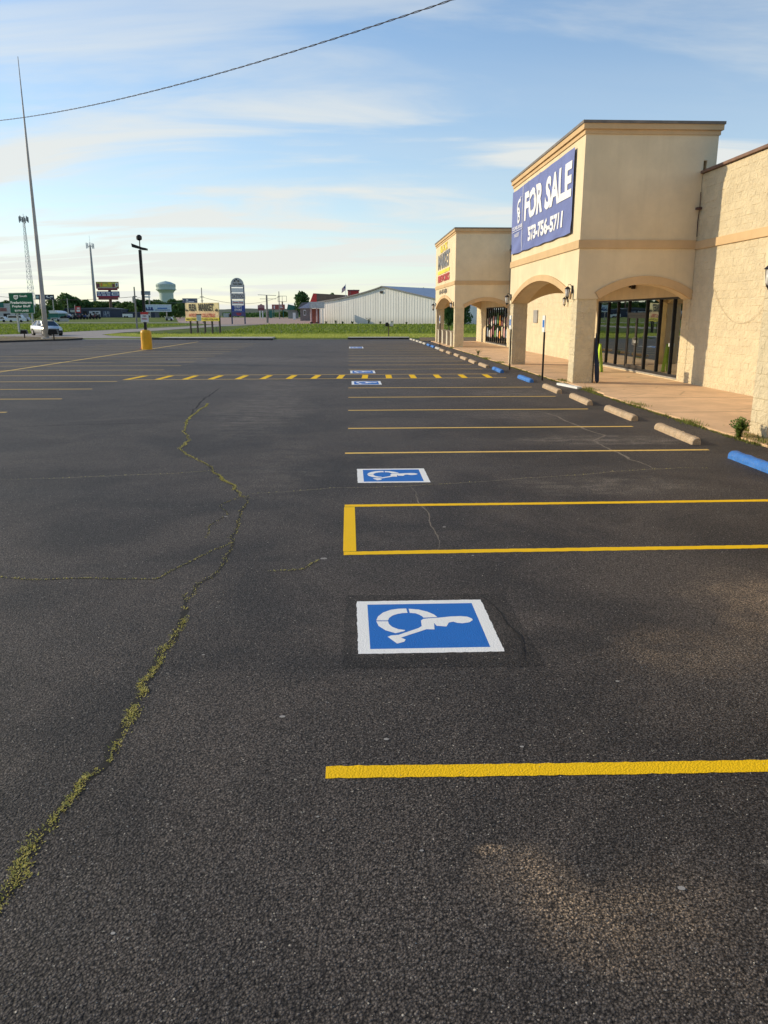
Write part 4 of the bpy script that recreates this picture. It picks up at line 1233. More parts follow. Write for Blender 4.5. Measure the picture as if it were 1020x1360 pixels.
build('panel', m, simple('lime_plastic', (0.42, 0.62, 0.02), 0.45), t, fix=True)
build('handle', MB().box(8.92, 8.98, 28.11, 28.21, 0.98, 1.02), simple('lime_plastic', (0.42, 0.62, 0.02)), t)

# low concrete blocks under the far tower arch
for i, (yb, lab) in enumerate(((52.9, 'low cream concrete barrier block nearest the near pillar of the far tower'), (55.2, 'second cream concrete barrier block under the far tower arch'), (57.8, 'third cream concrete barrier block under the far tower arch'), (60.4, 'cream concrete barrier block farthest along, by the last pillar'))):
    m = MB().box(6.75, 7.25, yb - 0.35, yb + 0.35, 0.035, 0.92); m.box(6.72, 7.28, yb - 0.38, yb + 0.38, 0.92, 0.98)
    solid('barrier_block', m, simple('cream_concrete', (0.60, 0.53, 0.40), 0.8, 0, 0.1, 5), lab, 'barrier block', (7.0, yb, 0.035), 'low barrier blocks under the far arch')

# weeds along the edge of the sidewalk
mb = MB()
for i in range(9000):
    y = rnd.uniform(8, 46); 
    dens = 0.5 + noise.noise((y * 0.9, 2, 5)) + (0.25 if 13 < y < 19 else 0)
    if rnd.random() > dens * 0.8: continue
    x = SW - 0.02 + rnd.gauss(0, 0.045); h = rnd.uniform(0.015, 0.06) * (1.3 if noise.noise((y * 2, 9, 5)) > 0.25 else 0.7)
    tuft(mb, Vector((x, y, 0)), h, 0.009, rnd, 2, 0.9)
for c in ((6.55, 17.6), (6.5, 14.5), (6.62, 21.5), (6.62, 24.3), (6.55, 34.2), (6.5, 37.5), (6.5, 50.2), (7.0, 13.35), (6.75, 12.7), (6.6, 12.2)):
    for k in range(150):
        tuft(mb, Vector((c[0] + rnd.gauss(0, 0.07), c[1] + rnd.gauss(0, 0.25), 0)), rnd.uniform(0.04, 0.11), 0.010, rnd, 2, 0.9)
tag(build('weeds', mb, leafmat('weed_leaf', (0.10, 0.13, 0.02), (0.26, 0.27, 0.07))), 'low weeds and grass sprouting along the edge of the sidewalk', kind='stuff')
def bush(loc, h, name, label, seed, leaf=0.028, nst=16, mat=None):
    r_ = random.Random(seed); t = thing(name, label, 'plant', loc)
    L = Vector(loc); st = MB(); lf = MB()
    for k in range(nst):
        a = r_.uniform(0, 6.28); sp = r_.uniform(0.1, 0.75) * h
        top = L + Vector((math.cos(a) * sp * 0.75, math.sin(a) * sp * 0.75, h * r_.uniform(0.55, 1.05)))
        mid = L + Vector((math.cos(a) * sp * 0.22, math.sin(a) * sp * 0.22, h * 0.45))
        st.tube([L, mid, top], [0.005, 0.004, 0.002], 4)
        for j in range(26):
            q = r_.uniform(0.06, 1.0); p = (L.lerp(mid, q * 2) if q < 0.5 else mid.lerp(top, q * 2 - 1))
            b2 = r_.uniform(0, 6.28); d = Vector((math.cos(b2), math.sin(b2), r_.uniform(-0.1, 0.7))).normalized(); s = d.cross(Vector((0, 0, 1))).normalized()
            l = leaf * r_.uniform(0.7, 1.4)
            lf.face([p, p + d * l * 0.5 + s * l * 0.32, p + d * l, p + d * l * 0.5 - s * l * 0.32])
    build('stem', st, M_TRUNK, t); build('leaves', lf, mat or M_LEAF[1], t)
bush((6.50, 12.74, 0.0), 0.34, 'leafy_weed', 'bushy green weed growing at the foot of the block pillar on the right', 4, 0.05, 60, leafmat('weed_bush_leaf', (0.13, 0.22, 0.04), (0.27, 0.38, 0.09)))
bush((6.55, 40.3, 0), 0.35, 'leafy_weed', 'small weed at the sidewalk edge before the far tower', 8, 0.06, 8)

# ------------------------------------------------------------------ overhead cable
A_ = at(0, 160, 30.0); Bp = at(600, 0, 14.0)
def cat(t): 
    p = A_.lerp(Bp, t); p.z -= 0.70 * 4 * t * (1 - t) * 0.36; return p
ts = [-0.6 + 2.2 * i / 520 for i in range(521)]
path = [cat(t_) for t_ in ts]
path = [p for p in path if p.x < 7.4]
m = MB()
st1 = []; st2 = []; acc = 0
for i, p in enumerate(path):
    if i: acc += (p - path[i - 1]).length
    q = acc * 2 * math.pi / 0.62
    o_ = Vector((0.2 * math.cos(q), 0.98 * math.cos(q), math.sin(q))) * 0.010
    st1.append(p + o_); st2.append(p - o_)
m.tube(st1, 0.0075, 5); m.tube(st2, 0.006, 5)
solid('overhead_cable', m, simple('cable_black', (0.05, 0.04, 0.035), 0.7), 'twisted black overhead service cable crossing the sky', 'cable', path[0])
e0 = path[0]; e1 = path[-1]
solid('utility_pole', MB().cyl((e0.x, e0.y, -0.05), (e0.x, e0.y, e0.z + 0.5), 0.16, 0.12), M_WOOD, 'wooden pole carrying the twisted overhead cable', 'utility pole', (e0.x, e0.y, -0.05))
solid('service_mast', MB().cyl((e1.x, e1.y, ZT - 0.5), (e1.x, e1.y, e1.z + 0.2), 0.05), M_GREY, 'steel service mast on the roof that takes the overhead cable', 'mast', (e1.x, e1.y, ZT - 0.5))

# ------------------------------------------------------------------ things at the end of the lot
# flagpole
fb = Vector((-26.1, 68.6, 0.12))
t = thing('flagpole', 'very tall tapering bare steel pole rising past the top left sky', 'flagpole', fb)
tp = at(22, 75, 68.6); b0 = at(62, 449.5, 68.6)
c0 = Vector((b0.x, 68.6, 0.12))
t.location = c0; ROOT[t.name] = c0
build('shaft', MB().tube([c0, c0 + Vector((0, 0, 3.2)), c0 + Vector((0, 0, 3.25)), c0 + Vector((0, 0, 9.5)), c0 + Vector((0, 0, 14.5)), Vector((c0.x, c0.y, tp.z))], [0.20, 0.19, 0.18, 0.13, 0.085, 0.025], 14), simple('weathered_pole', (0.46, 0.42, 0.37), 0.6, 0.1, 0.12, 1), t, smooth_=True)
build('base_plate', MB().cyl(c0, c0 + Vector((0, 0, 0.08)), 0.45, 0.42, 14), M_CONC, t)
for (x, y, s, lab) in ((33, 447, 1.0, 'black flagpole floodlight standing left of the parked car'), (72, 450.5, 1.3, 'black floodlight lying at the foot of the flagpole on its right side')):
    p = gd(x, y + 2, 0.12); t = thing('floodlight', lab, 'floodlight', p, 'ground floodlights round the flagpole')
    build('stand', MB().cyl(p, p + Vector((0, 0, 0.35 * s)), 0.05), M_BLACK, t)
    build('lamp_head', MB().extrude([p + Vector((-0.3 * s, -0.15, 0.35 * s)), p + Vector((0.3 * s, -0.15, 0.35 * s)), p + Vector((0.24 * s, -0.2, 0.62 * s)), p + Vector((-0.22 * s, -0.2, 0.66 * s))], (0, 0.3, 0.05)), M_BLACK, t, fix=True)
    build('lens', MB().box(p.x - 0.2 * s, p.x + 0.2 * s, p.y - 0.1, p.y + 0.08, 0.12 + 0.665 * s, 0.12 + 0.70 * s), M_GREY, t)
# lamp pole with yellow concrete base
lp = Vector((-12.27, 49.2, 0))
t = thing('light_pole', 'dark parking lot light pole rising from a round yellow concrete base', 'light pole', lp)
build('base', MB().lathe(lp, [(0.32, -0.02), (0.32, 1.0), (0.29, 1.10), (0.20, 1.16)], 20), M_PYEL, t, smooth_=False)
build('pole', MB().box(lp.x - 0.075, lp.x + 0.075, lp.y - 0.075, lp.y + 0.075, 1.1, 5.75), M_BLACK, t)
def head(cx, cz, dx, s):
    m = MB(); m.extrude([(cx - 0.30 * s, lp.y - 0.2, cz + 0.16 * s + dx), (cx + 0.30 * s, lp.y - 0.2, cz + 0.1 * s - dx), (cx + 0.28 * s, lp.y - 0.2, cz - 0.08 * s - dx), (cx - 0.26 * s, lp.y - 0.2, cz - 0.10 * s + dx)], (0, 0.4, 0))
    return m
build('lamp_head', head(lp.x - 0.20, 5.92, 0.06, 0.80), M_BLACK, t, fix=True)
build('lamp_head', head(lp.x + 0.24, 5.80, 0.02, 0.60), M_BLACK, t, fix=True)
build('stem', MB().cyl((lp.x, lp.y, 5.7), (lp.x + 0.02, lp.y, 6.35), 0.03), M_BLACK, t)
build('lamp_head', MB().lathe((lp.x, lp.y, 6.28), [(0.06, 0), (0.16, 0.06), (0.17, 0.22), (0.08, 0.32)], 10), M_BLACK, t)
pn = build('notice_panel', MB().box(lp.x - 0.22, lp.x + 0.24, lp.y - 0.10, lp.y - 0.085, 1.62, 2.20), M_WHITE, t)
build('red_header', MB().box(lp.x - 0.22, lp.x + 0.24, lp.y - 0.107, lp.y - 0.102, 2.06, 2.20), M_RED, pn)
letter('NO', t, M_TXT, (lp.x - 0.08, lp.y - 0.102, 1.92), (1, 0, 0), (0, 0, 1), 0.2, 0.10)
letter('PARKING', t, M_RED, (lp.x - 0.15, lp.y - 0.102, 1.76), (1, 0, 0), (0, 0, 1), 0.32, 0.09)
# bollard: the small dark red thing beside the yellow base
solid('traffic_cone', MB().lathe((-12.72, 49.9, 0), [(0.17, 0.0), (0.17, 0.03), (0.10, 0.04), (0.03, 0.55)], 10), simple('faded_cone', (0.42, 0.10, 0.05), 0.7), 'faded red cone half hidden behind the yellow pole base', 'traffic cone', (-12.72, 49.9, 0))

# mailboxes
mbp = Vector((3.80, 76.5, 0.05))
t = thing('mailbox_post', 'wooden post holding two roadside mailboxes on the lawn', 'mailbox post', mbp)
build('post', MB().box(mbp.x - 0.05, mbp.x + 0.05, mbp.y - 0.05, mbp.y + 0.05, 0.0, 0.98), M_WOOD, t)
build('crossbar', MB().box(mbp.x - 0.32, mbp.x + 0.42, mbp.y - 0.06, mbp.y + 0.06, 0.98, 1.02), M_WOOD, t)
def mailbox(x, mat, lab):
    m = MB(); pr = [(x + 0.17 * math.cos(q), mbp.y - 0.28, 1.20 + 0.17 * math.sin(q)) for q in [math.pi * k / 8 for k in range(9)]]
    m.extrude([(x - 0.17, mbp.y - 0.28, 1.02)] + [(x + 0.17, mbp.y - 0.28, 1.02)] + pr, (0, 0.56, 0))
    solid('mailbox', m, mat, lab, 'mailbox', (x, mbp.y, 1.02), 'pair of mailboxes on the lawn', fix=True)
mailbox(mbp.x - 0.16, M_BLACK, 'black mailbox, the left one of the pair on the lawn')
mailbox(mbp.x + 0.26, simple('mailbox_white', (0.62, 0.60, 0.55), 0.5), 'whitish mailbox, the right one of the pair on the lawn')

# car
def make_car():
    t = thing('parked_car', 'silver sedan with dark bumper waiting on the exit road behind the flagpole', 'car', (-29.9, 81.0, gz(-29.9, 81) + 0.03), None, R(-50), True)
    # x forward
    m = MB(); sec = [(-2.3, 0.62, 0.92, 0.70), (-2.15, 0.38, 0.98, 0.82), (-1.5, 0.22, 1.0, 0.88), (0.0, 0.20, 0.96, 0.90), (1.1, 0.22, 0.93, 0.88), (1.9, 0.26, 0.82, 0.84), (2.22, 0.34, 0.68, 0.74), (2.3, 0.42, 0.60, 0.66)]
    vs = []
    for x, zb, zt, hw in sec:
        vs += [(x, -hw * 0.96, zb), (x, -hw, (zb + zt) / 2), (x, -hw * 0.90, zt), (x, 0, zt + 0.03), (x, hw * 0.90, zt), (x, hw, (zb + zt) / 2), (x, hw * 0.96, zb), (x, 0, zb)]
    n = len(sec)
    m.add(vs, [(i * 8 + k, (i + 1) * 8 + k, (i + 1) * 8 + (k + 1) % 8, i * 8 + (k + 1) % 8) for i in range(n - 1) for k in range(8)] + [tuple(range(8)), tuple(reversed(range((n - 1) * 8, n * 8)))])
    build('body', m, M_CAR, t, smooth_=True, fix=True)
    m = MB(); roof = [(-1.75, 0.96, 0.74), (-1.05, 1.36, 0.60), (-0.2, 1.43, 0.59), (0.45, 1.36, 0.60), (1.15, 0.93, 0.76)]
    lo = [(x, 0.92) for x, _, _ in roof]
    vs = []
    for x, zt, hw in roof: vs += [(x, -0.80, 0.93), (x, -hw, zt), (x, hw, zt), (x, 0.80, 0.93)]
    m.add(vs, [(i * 4 + k, (i + 1) * 4 + k, (i + 1) * 4 + k + 1, i * 4 + k + 1) for i in range(4) for k in range(3)] + [(0, 1, 2, 3), (16, 17, 18, 19)])
    build('cabin', m, M_CARG, t, fix=True)
    build('roof', MB().extrude([(-1.05, -0.57, 1.375), (0.42, -0.57, 1.375), (0.42, 0.57, 1.375), (-1.05, 0.57, 1.375)], (0, 0, 0.07)), M_CAR, t, fix=True)
    for s_ in (-1, 1):
        m = MB()
        for (xa, za, xb, zb) in ((-1.75, 0.95, -1.05, 1.40), (-0.35, 0.95, -0.32, 1.42), (0.45, 1.39, 1.15, 0.95)):
            m.tube([(xa, s_ * 0.79, za) if za < 1 else (xa, s_ * 0.61, za), (xb, s_ * 0.61, zb) if zb > 1 else (xb, s_ * 0.79, zb)], 0.035, 5)
        build('pillar', m, M_CAR, t)
        build('mirror', MB().box(0.72, 0.88, min(s_ * 0.86, s_ * 1.02), max(s_ * 0.86, s_ * 1.02), 0.95, 1.08), M_BLACK, t)
        build('headlight', MB().box(2.12, 2.29, min(s_ * 0.45, s_ * 0.70), max(s_ * 0.45, s_ * 0.70), 0.60, 0.72), simple('lamp_clear', (0.75, 0.75, 0.72), 0.2), t)
        for xw in (-1.4, 1.42):
            w = build('wheel', MB().cyl((xw, s_ * 0.70, 0.32), (xw, s_ * 0.91, 0.32), 0.33, 0.33, 16), M_TYRE, t)
            build('rim', MB().cyl((xw, s_ * 0.905, 0.32), (xw, s_ * 0.925, 0.32), 0.19, 0.17, 12), M_GREY, w)
    build('bumper', MB().box(2.2, 2.36, -0.66, 0.66, 0.28, 0.52), M_BLACK, t)
    build('grille', MB().box(2.2, 2.325, -0.36, 0.36, 0.53, 0.66), M_BLACK, t)
    build('number_plate', MB().box(2.361, 2.37, -0.16, 0.16, 0.36, 0.47), M_WHITE, t)
make_car()

# ------------------------------------------------------------------ signs beyond the lot
def quad_panel(name, tl, br, Y, mat, th=0.12, parent=None):
    a = at(*tl, Y); b = at(*br, Y)
    return build(name, MB().box(a.x, b.x, Y, Y + th, b.z, a.z), mat, parent), a, b
X1 = (1, 0, 0); Z1 = (0, 0, 1)
def txt(s, par, mat, x0, y0, x1, y1, Y, **k):
    """text fitted between two measured corners (top-left, bottom-right)"""
    a = at(x0, y0, Y); b = at(x1, y1, Y)
    return letter(s, par, mat, (a.x, Y - 0.005, b.z), X1, Z1, b.x - a.x, a.z - b.z, lift=0.03, **k)
# green guide sign
Y = 112.0
t = thing('highway_sign', 'green highway guide sign reading Fredericktown and Poplar Bluff', 'road sign', (at(28, 420, Y).x, Y, gz(-40, Y)))
quad_panel('white_edge', (8.6, 388.6), (48.4, 416.2), Y + 0.02, M_WHITE, 0.08, t)
quad_panel('panel', (9.2, 389.2), (47.8, 415.6), Y - 0.05, M_GREEN, 0.06, t)
Yt = Y - 0.06
txt('South', t, M_WHITE, 26.5, 391.8, 38.2, 394.6, Yt); txt('Fredericktown', t, M_WHITE, 12.5, 400.0, 45.5, 403.6, Yt, bold=0.03)
txt('Poplar Bluff', t, M_WHITE, 15, 405.2, 43.5, 409.0, Yt, bold=0.03); txt('BOTH LANES', t, M_WHITE, 19, 411.4, 40.5, 413.8, Yt, bold=0.03)
sh = [(17.5, 392), (24, 392), (24.4, 394.5), (23.8, 396.6), (20.8, 398), (17.8, 396.6), (17.2, 394.5)]
build('route_shield', MB().extrude([at(*p, Yt) for p in sh], (0, -0.02, 0)), M_WHITE, t, fix=True)
txt('67', t, M_TXT, 18.6, 393.2, 23, 396.2, Yt - 0.03, bold=0.03)
for px in (20, 42.5):
    a = at(px, 416, Y); build('post', MB().box(a.x - 0.09, a.x + 0.09, Y + 0.12, Y + 0.30, gz(a.x, Y) - 0.2, a.z + 1.5), M_GALV, t)
t.rotation_euler = (0, 0, R(-30)); t.scale = (1 / math.cos(R(30)) * 1.12, 1, 1)
# flea market sign
Y = 96.0
t = thing('flea_market_sign', 'wide yellow FLEA MARKET board sign on five black posts', 'sign', (at(268, 440, Y).x, Y, gz(-17, Y)))
quad_panel('board', (242.3, 402.2), (294.0, 412.5), Y, M_SYEL, 0.10, t)
quad_panel('board', (242.3, 412.5), (294.0, 421.8), Y + 0.004, M_SPEACH, 0.10, t)
quad_panel('board', (242.3, 421.8), (294.0, 426.4), Y + 0.008, M_SYEL2, 0.10, t)
txt('FLEA', t, M_TXT, 248, 403.6, 260.0, 413.0, Y, bold=0.05); txt('MARKET', t, M_TXT, 263, 403.2, 286.4, 413.0, Y, bold=0.05)
txt('ANTIQUES', t, M_RED, 248, 416.4, 260.6, 421.2, Y, bold=0.02); txt('COLLECTIBLES', t, M_RED, 268, 416.4, 288.5, 421.2, Y, bold=0.02)
txt('MAPLE STREET', t, M_TXT, 244, 422.8, 260, 425.4, Y, bold=0.02); txt('TO WEST OUTER ROAD', t, M_TXT, 268, 422.8, 293, 425.4, Y, bold=0.02)
def arrow(cx, cy, s):
    ps = [(-2.2, -1.0), (0.2, -1.0), (0.2, -2.6), (2.6, 0), (0.2, 2.6), (0.2, 1.0), (-2.2, 1.0)]
    return MB().extrude([at(cx + x * s, cy + y * abs(s), Y - 0.03) for x, y in ps], (0, -0.02, 0))
build('arrow', arrow(290.5, 412, 0.95), M_TXT, t, fix=True)
build('arrow', arrow(244.6, 412, -0.75), M_TXT, t, fix=True)
for px in (248.4, 259.3, 271.0, 282.0, 293.4):
    a = at(px, 426, Y); build('post', MB().box(a.x - 0.07, a.x + 0.07, Y + 0.11, Y + 0.25, gz(a.x, Y) - 0.3, a.z + 0.6), M_BLACK, t)
t.rotation_euler = (0, 0, R(-38)); t.scale = (1 / math.cos(R(38)), 1, 1)
# small white sign in front of it
Y = 77.0
t = thing('small_sign', 'small white sign on a thin stake in front of the flea market sign', 'sign', (at(264.5, 448, Y).x, Y, 0.05), None)
quad_panel('panel', (260.8, 418.6), (267.4, 426.2), Y, simple('pale_blue_board', (0.55, 0.60, 0.60), 0.5), 0.02, t)
quad_panel('header', (260.8, 417.2), (267.4, 418.6), Y, M_TXT, 0.02, t)
a = at(264.6, 426, Y); build('stake', MB().box(a.x - 0.012, a.x + 0.012, Y + 0.02, Y + 0.045, 0.0, a.z), M_GREY, t)
# dark hoarding behind
def hoarding(name, label, tl, br, Y, mat, posts, group=None, strips=(), cat='billboard'):
    zc = gz(at(tl[0], tl[1], Y).x, Y)
    cx = (at(*tl, Y).x + at(*br, Y).x) / 2
    t = thing(name, label, cat, (cx, Y, zc), group)
    quad_panel('panel', tl, br, Y, mat, 0.4, t)
    for (x0, y0, x1, y1, mm) in strips:
        quad_panel('print', (x0, y0), (x1, y1), Y - 0.05, mm, 0.04, t)
    for px in posts:
        a = at(px, br[1], Y); build('post', MB().cyl((a.x, Y + 0.3, zc - 0.3), (a.x, Y + 0.3, a.z + 0.2), 0.22 * Y / 300, n=8), M_GREY, t)
    return t
hoarding('billboard', 'small dark blue hoarding sticking up behind the flea market sign', (242, 396.2), (262, 402.2), 240, simple('hoarding_navy', (0.10, 0.13, 0.20), 0.6), (246, 258), 'billboards beyond the highway',
         [(247, 397.5, 250, 399.3, M_WHITE), (247, 400.3, 258, 401.4, M_WHITE), (243, 398, 244.5, 400, M_GREY), (259.6, 398, 261.3, 400, M_GREY)])
t = hoarding('billboard', 'upper billboard with a yellow and red poster on the tall double sign', (127, 374.2), (157.8, 383.4), 350, simple('board_dark_red', (0.26, 0.05, 0.05), 0.6), (), 'billboards beyond the highway')
bb = t
yb = simple('poster_lime', (0.52, 0.50, 0.10), 0.6)
for (x0, y0, x1, y1, mm) in ((127.6, 374.8, 157.2, 381.6, yb), (127.8, 376.5, 132.4, 381.4, M_PURP), (133.6, 375.6, 136, 380.0, M_ORNG), (137, 377.4, 142, 379.9, M_SYEL2), (143, 375.3, 148, 377.8, M_SYEL2), (149, 377.2, 152.4, 381.4, M_PURP), (153, 375.6, 156.8, 380.6, M_WHITE), (154.2, 376.6, 155.6, 380.0, M_TXT), (129.5, 382.0, 155, 382.6, M_WHITE)):
    quad_panel('print', (x0, y0), (x1, y1), 349.9 - 0.06 * (1 + (mm is not yb)) - (0.05 if mm is M_TXT else 0), mm, 0.04, bb)
quad_panel('lower_board', (129.5, 383.4), (156, 385.6), 350.05, simple('board_dark_red', (0.26, 0.05, 0.05), 0.6), 0.3, bb)
t2 = hoarding('billboard', 'lower navy billboard with white print on the tall double sign', (128, 386.9), (158.8, 395.0), 350, M_NAVY, (), 'billboards beyond the highway')
for (x0, y0, x1, y1, mm) in ((129, 388.2, 133, 389.8, M_WHITE), (134, 388.2, 140, 389.8, M_WHITE), (141, 388.2, 146.5, 389.8, M_WHITE), (129.8, 391.0, 134.5, 392.6, M_WHITE), (135.6, 391.0, 141, 392.6, M_WHITE), (142, 391.0, 146.4, 392.6, M_WHITE), (148.3, 388.4, 157.6, 392.4, M_WHITE), (150, 389.6, 156.2, 391.2, M_NAVY), (128.6, 393.6, 158.4, 394.8, M_RED)):
    quad_panel('print', (x0, y0), (x1, y1), 349.9 - (0.05 if mm is M_NAVY else 0), mm, 0.04, t2)
quad_panel('lower_board', (130.5, 395.0), (157, 398.2), 350.05, simple('board_dark_red', (0.26, 0.05, 0.05), 0.6), 0.3, t2)
a = at(144.5, 386, 350); m = MB().cyl((a.x, 351.2, 0.9), (a.x, 351.2, at(0, 375, 350).z), 0.62, n=10)
solid('sign_column', m, simple('brown_column', (0.13, 0.08, 0.05), 0.7), 'round brown steel column carrying the two stacked billboards', 'sign column', (a.x, 351.2, 1.0))
t = hoarding('billboard', 'long white and blue billboard low in front of the trees, right of the lamp pole', (189, 404.3), (227.5, 414.0), 270, simple('billboard_pale', (0.50, 0.62, 0.72), 0.6), (196, 221), 'billboards beyond the highway',
         [(191.5, 410.6, 204, 412.4, M_NAVY), (193.5, 408.4, 195.5, 410.6, M_NAVY), (197, 407.4, 199, 410.6, M_NAVY), (200, 408.0, 203, 410.6, M_NAVY), (209, 408.8, 222, 410.4, simple('print_blue', (0.05, 0.16, 0.45), 0.6)), (205.5, 411.4, 226, 412.2, M_NAVY), (189, 404.3, 227.5, 404.9, M_WHITE), (189, 413.4, 227.5, 414.0, M_WHITE)])
t = hoarding('pylon_sign', 'pale two-panel pylon sign behind the lamp pole, below the water tower', (187, 386.6), (199.6, 391.8), 330, simple('pylon_pale', (0.42, 0.46, 0.50), 0.6), (190, 197.5), None,
         [(188, 387.4, 191.5, 389.8, M_NAVY), (192.4, 387.4, 198.5, 389.6, simple('grey_print', (0.25, 0.28, 0.32), 0.6))], cat='sign')
quad_panel('panel', (188, 393.2), (199.4, 395.4), 330, M_WHITE, 0.3, t)
# tattoo / thrift store pylon
Y = 186.0
t = thing('pylon_sign', 'tall shopping plaza pylon sign with arched top, TATTOO and THRIFT STORE panels', 'sign', (at(316, 430, Y).x, Y, gz(-25, Y)))
for x0, x1 in ((306.2, 307.6), (323.4, 324.8)):
    a = at(x0, 378, Y); b = at(x1 + 1.3, 430.5, Y); a2 = at(x0 + 1.9, 430.5, Y)
    build('post', MB().box(at(x0, 400, Y).x, at(x0, 400, Y).x + 0.28, Y + 0.05, Y + 0.35, gz(-25, Y) - 0.2, a.z), simple('post_slate', (0.09, 0.11, 0.17), 0.5), t)
a = at(306.5, 381.3, Y); b = at(323.6, 378, Y); w = b.x - a.x; cx = a.x + w / 2
arch_ = [(a.x, Y - 0.1, a.z), (b.x, Y - 0.1, a.z)] + [(cx + w / 2 * math.cos(q), Y - 0.1, b.z + (at(315, 368.9, Y).z - b.z) * math.sin(q)) for q in [math.pi * k / 12 for k in range(13)]]
build('arched_panel', MB().extrude(arch_, (0, 0.3, 0)), simple('panel_grey_white', (0.50, 0.50, 0.49), 0.6), t, fix=True)
txt('Twin Oaks', t, M_TXT, 309, 375.8, 321.5, 378.4, Y - 0.12); 
for q in ((313.9, 371.4), (311.5, 373.2), (316.4, 373.2)):
    c = at(*q, Y - 0.15); build('leaf_mark', MB().lathe((c.x, c.y - 0.05, c.z - 0.12), [(0.05, 0), (0.22, 0.1), (0.02, 0.34)], 6), M_TXT, t)
pale = simple('panel_pale', (0.55, 0.53, 0.51), 0.6)
quad_panel('panel', (307.4, 382.6), (323.2, 388.4), Y - 0.1, M_WHITE, 0.25, t)
quad_panel('panel', (305.6, 389.4), (325.6, 397.6), Y - 0.1, pale, 0.25, t); txt('TATTOO', t, simple('grey_letters', (0.16, 0.15, 0.16), 0.6), 307, 391.0, 324.4, 396.0, Y - 0.1)
quad_panel('panel', (308, 399.0), (324, 404.6), Y - 0.1, M_WHITE, 0.25, t); txt('Smoke Shop', t, M_RED, 309.2, 400.4, 323, 403.4, Y - 0.1)
quad_panel('panel', (307.8, 405.2), (325.4, 414.0), Y - 0.1, simple('panel_blue', (0.05, 0.09, 0.32), 0.6), 0.25, t)
txt('THRIFT', t, M_WHITE, 310.6, 406.0, 321.6, 408.8, Y - 0.1, bold=0.04); txt('STORE', t, M_WHITE, 311.4, 410.0, 321.2, 412.8, Y - 0.1, bold=0.04)
quad_panel('panel', (308.6, 414.3), (326, 420.0), Y - 0.1, simple('panel_dusk', (0.09, 0.08, 0.20), 0.6), 0.25, t)
quad_panel('print', (313.6, 415.6), (320.6, 416.6), Y - 0.14, M_RED, 0.03, t); quad_panel('print', (314.6, 417.4), (320, 418.6), Y - 0.14, M_RED, 0.03, t)
# bell-shaped maroon sign, red sign, empty frame, T pole
Y = 300.0
t = thing('pylon_sign', 'rounded maroon sign on two pale legs beyond the gravel yard', 'sign', (at(346.7, 420, Y).x, Y, 1.0))
a = at(342.4, 412.2, Y); b = at(351.2, 405.5, Y); cx = (a.x + b.x) / 2; w = (b.x - a.x) / 2
build('panel', MB().extrude([(a.x, Y, a.z), (b.x, Y, a.z), (b.x, Y, b.z), (cx + w * 0.45, Y, b.z + 0.15), (cx, Y, b.z + 0.55), (cx - w * 0.45, Y, b.z + 0.15), (a.x, Y, b.z)], (0, 0.4, 0)), simple('maroon_pale', (0.36, 0.20, 0.20), 0.6), t, fix=True)
quad_panel('lower_panel', (342.6, 409.0), (351.0, 412.4), Y - 0.05, M_PURP, 0.03, t)
for px in (345.0, 348.6):
    a = at(px, 412, Y); build('leg', MB().box(a.x - 0.18, a.x + 0.18, Y + 0.05, Y + 0.3, 0.6, a.z), M_WHITE, t)
t = thing('pylon_sign', 'wide red sign with white print beyond the gravel yard', 'sign', (at(369, 420, 320).x, 320, 1.1))
quad_panel('panel', (361, 404.4), (378.4, 411.0), 320, simple('red_board', (0.33, 0.10, 0.08), 0.6), 0.4, t)
quad_panel('print', (363.4, 406), (365.2, 410), 319.9, M_WHITE, 0.05, t); quad_panel('print', (371.5, 406), (374.8, 407), 319.9, M_WHITE, 0.05, t); quad_panel('print', (371.5, 408), (375.6, 409), 319.9, M_WHITE, 0.05, t)
for px in (363.5, 370.5, 376):
    a = at(px, 411, 320); build('post', MB().box(a.x - 0.15, a.x + 0.15, 320.1, 320.4, 0.8, a.z + 0.3), M_TEAL, t)
t = thing('sign_frame', 'empty steel sign frame on a single post above the red sign', 'sign frame', (at(374.6, 420, 330).x, 330, 1.1))
a = at(369, 393.2, 330); b = at(380.6, 400.6, 330); m = MB()
for p, q in (((a.x, a.z), (b.x, a.z)), ((b.x, a.z), (b.x, b.z)), ((b.x, b.z), (a.x, b.z)), ((a.x, b.z), (a.x, a.z)), (((a.x + b.x) / 2, a.z), ((a.x + b.x) / 2, b.z))):
    m.cyl((p[0], 330, p[1]), (q[0], 330, q[1]), 0.09, n=6)
build('frame', m, M_GREY, t); build('post', MB().cyl(((a.x + b.x) / 2, 330, 0.8), ((a.x + b.x) / 2, 330, b.z), 0.28, n=8), simple('brown_column', (0.13, 0.08, 0.05)), t)
def upole(px, top, base, Y, label, arms=(), r=0.13, mat=None, zbase=None):
    a = at(px, top, Y); z0 = gz(a.x, Y) - 0.2
    t = thing('utility_pole', label, 'utility pole', (a.x, Y, z0), 'utility poles')
    build('pole', MB().cyl((a.x, Y, z0), (a.x, Y, a.z), r * 1.25, r * 0.8, 8), mat or M_WOOD, t)
    for (dz, w) in arms:
        build('crossarm', MB().box(a.x - w, a.x + w, Y - 0.06, Y + 0.06, a.z - dz - 0.12, a.z - dz), mat or M_WOOD, t)
    return a
pA = upole(178.0, 381.0, 437, 122, 'bare grey wooden pole left of the lamp pole beside the exit road', ((1.3, 0.28),), 0.12, simple('grey_wood', (0.27, 0.25, 0.22), 0.9))
build('transformer', MB().cyl((pA.x - 0.2, 121.9, pA.z - 2.3), (pA.x - 0.2, 121.9, pA.z - 1.4), 0.17, n=8), M_GREY, bpy.data.objects['utility_pole.001'] if 'utility_pole.001' in bpy.data.objects else None)
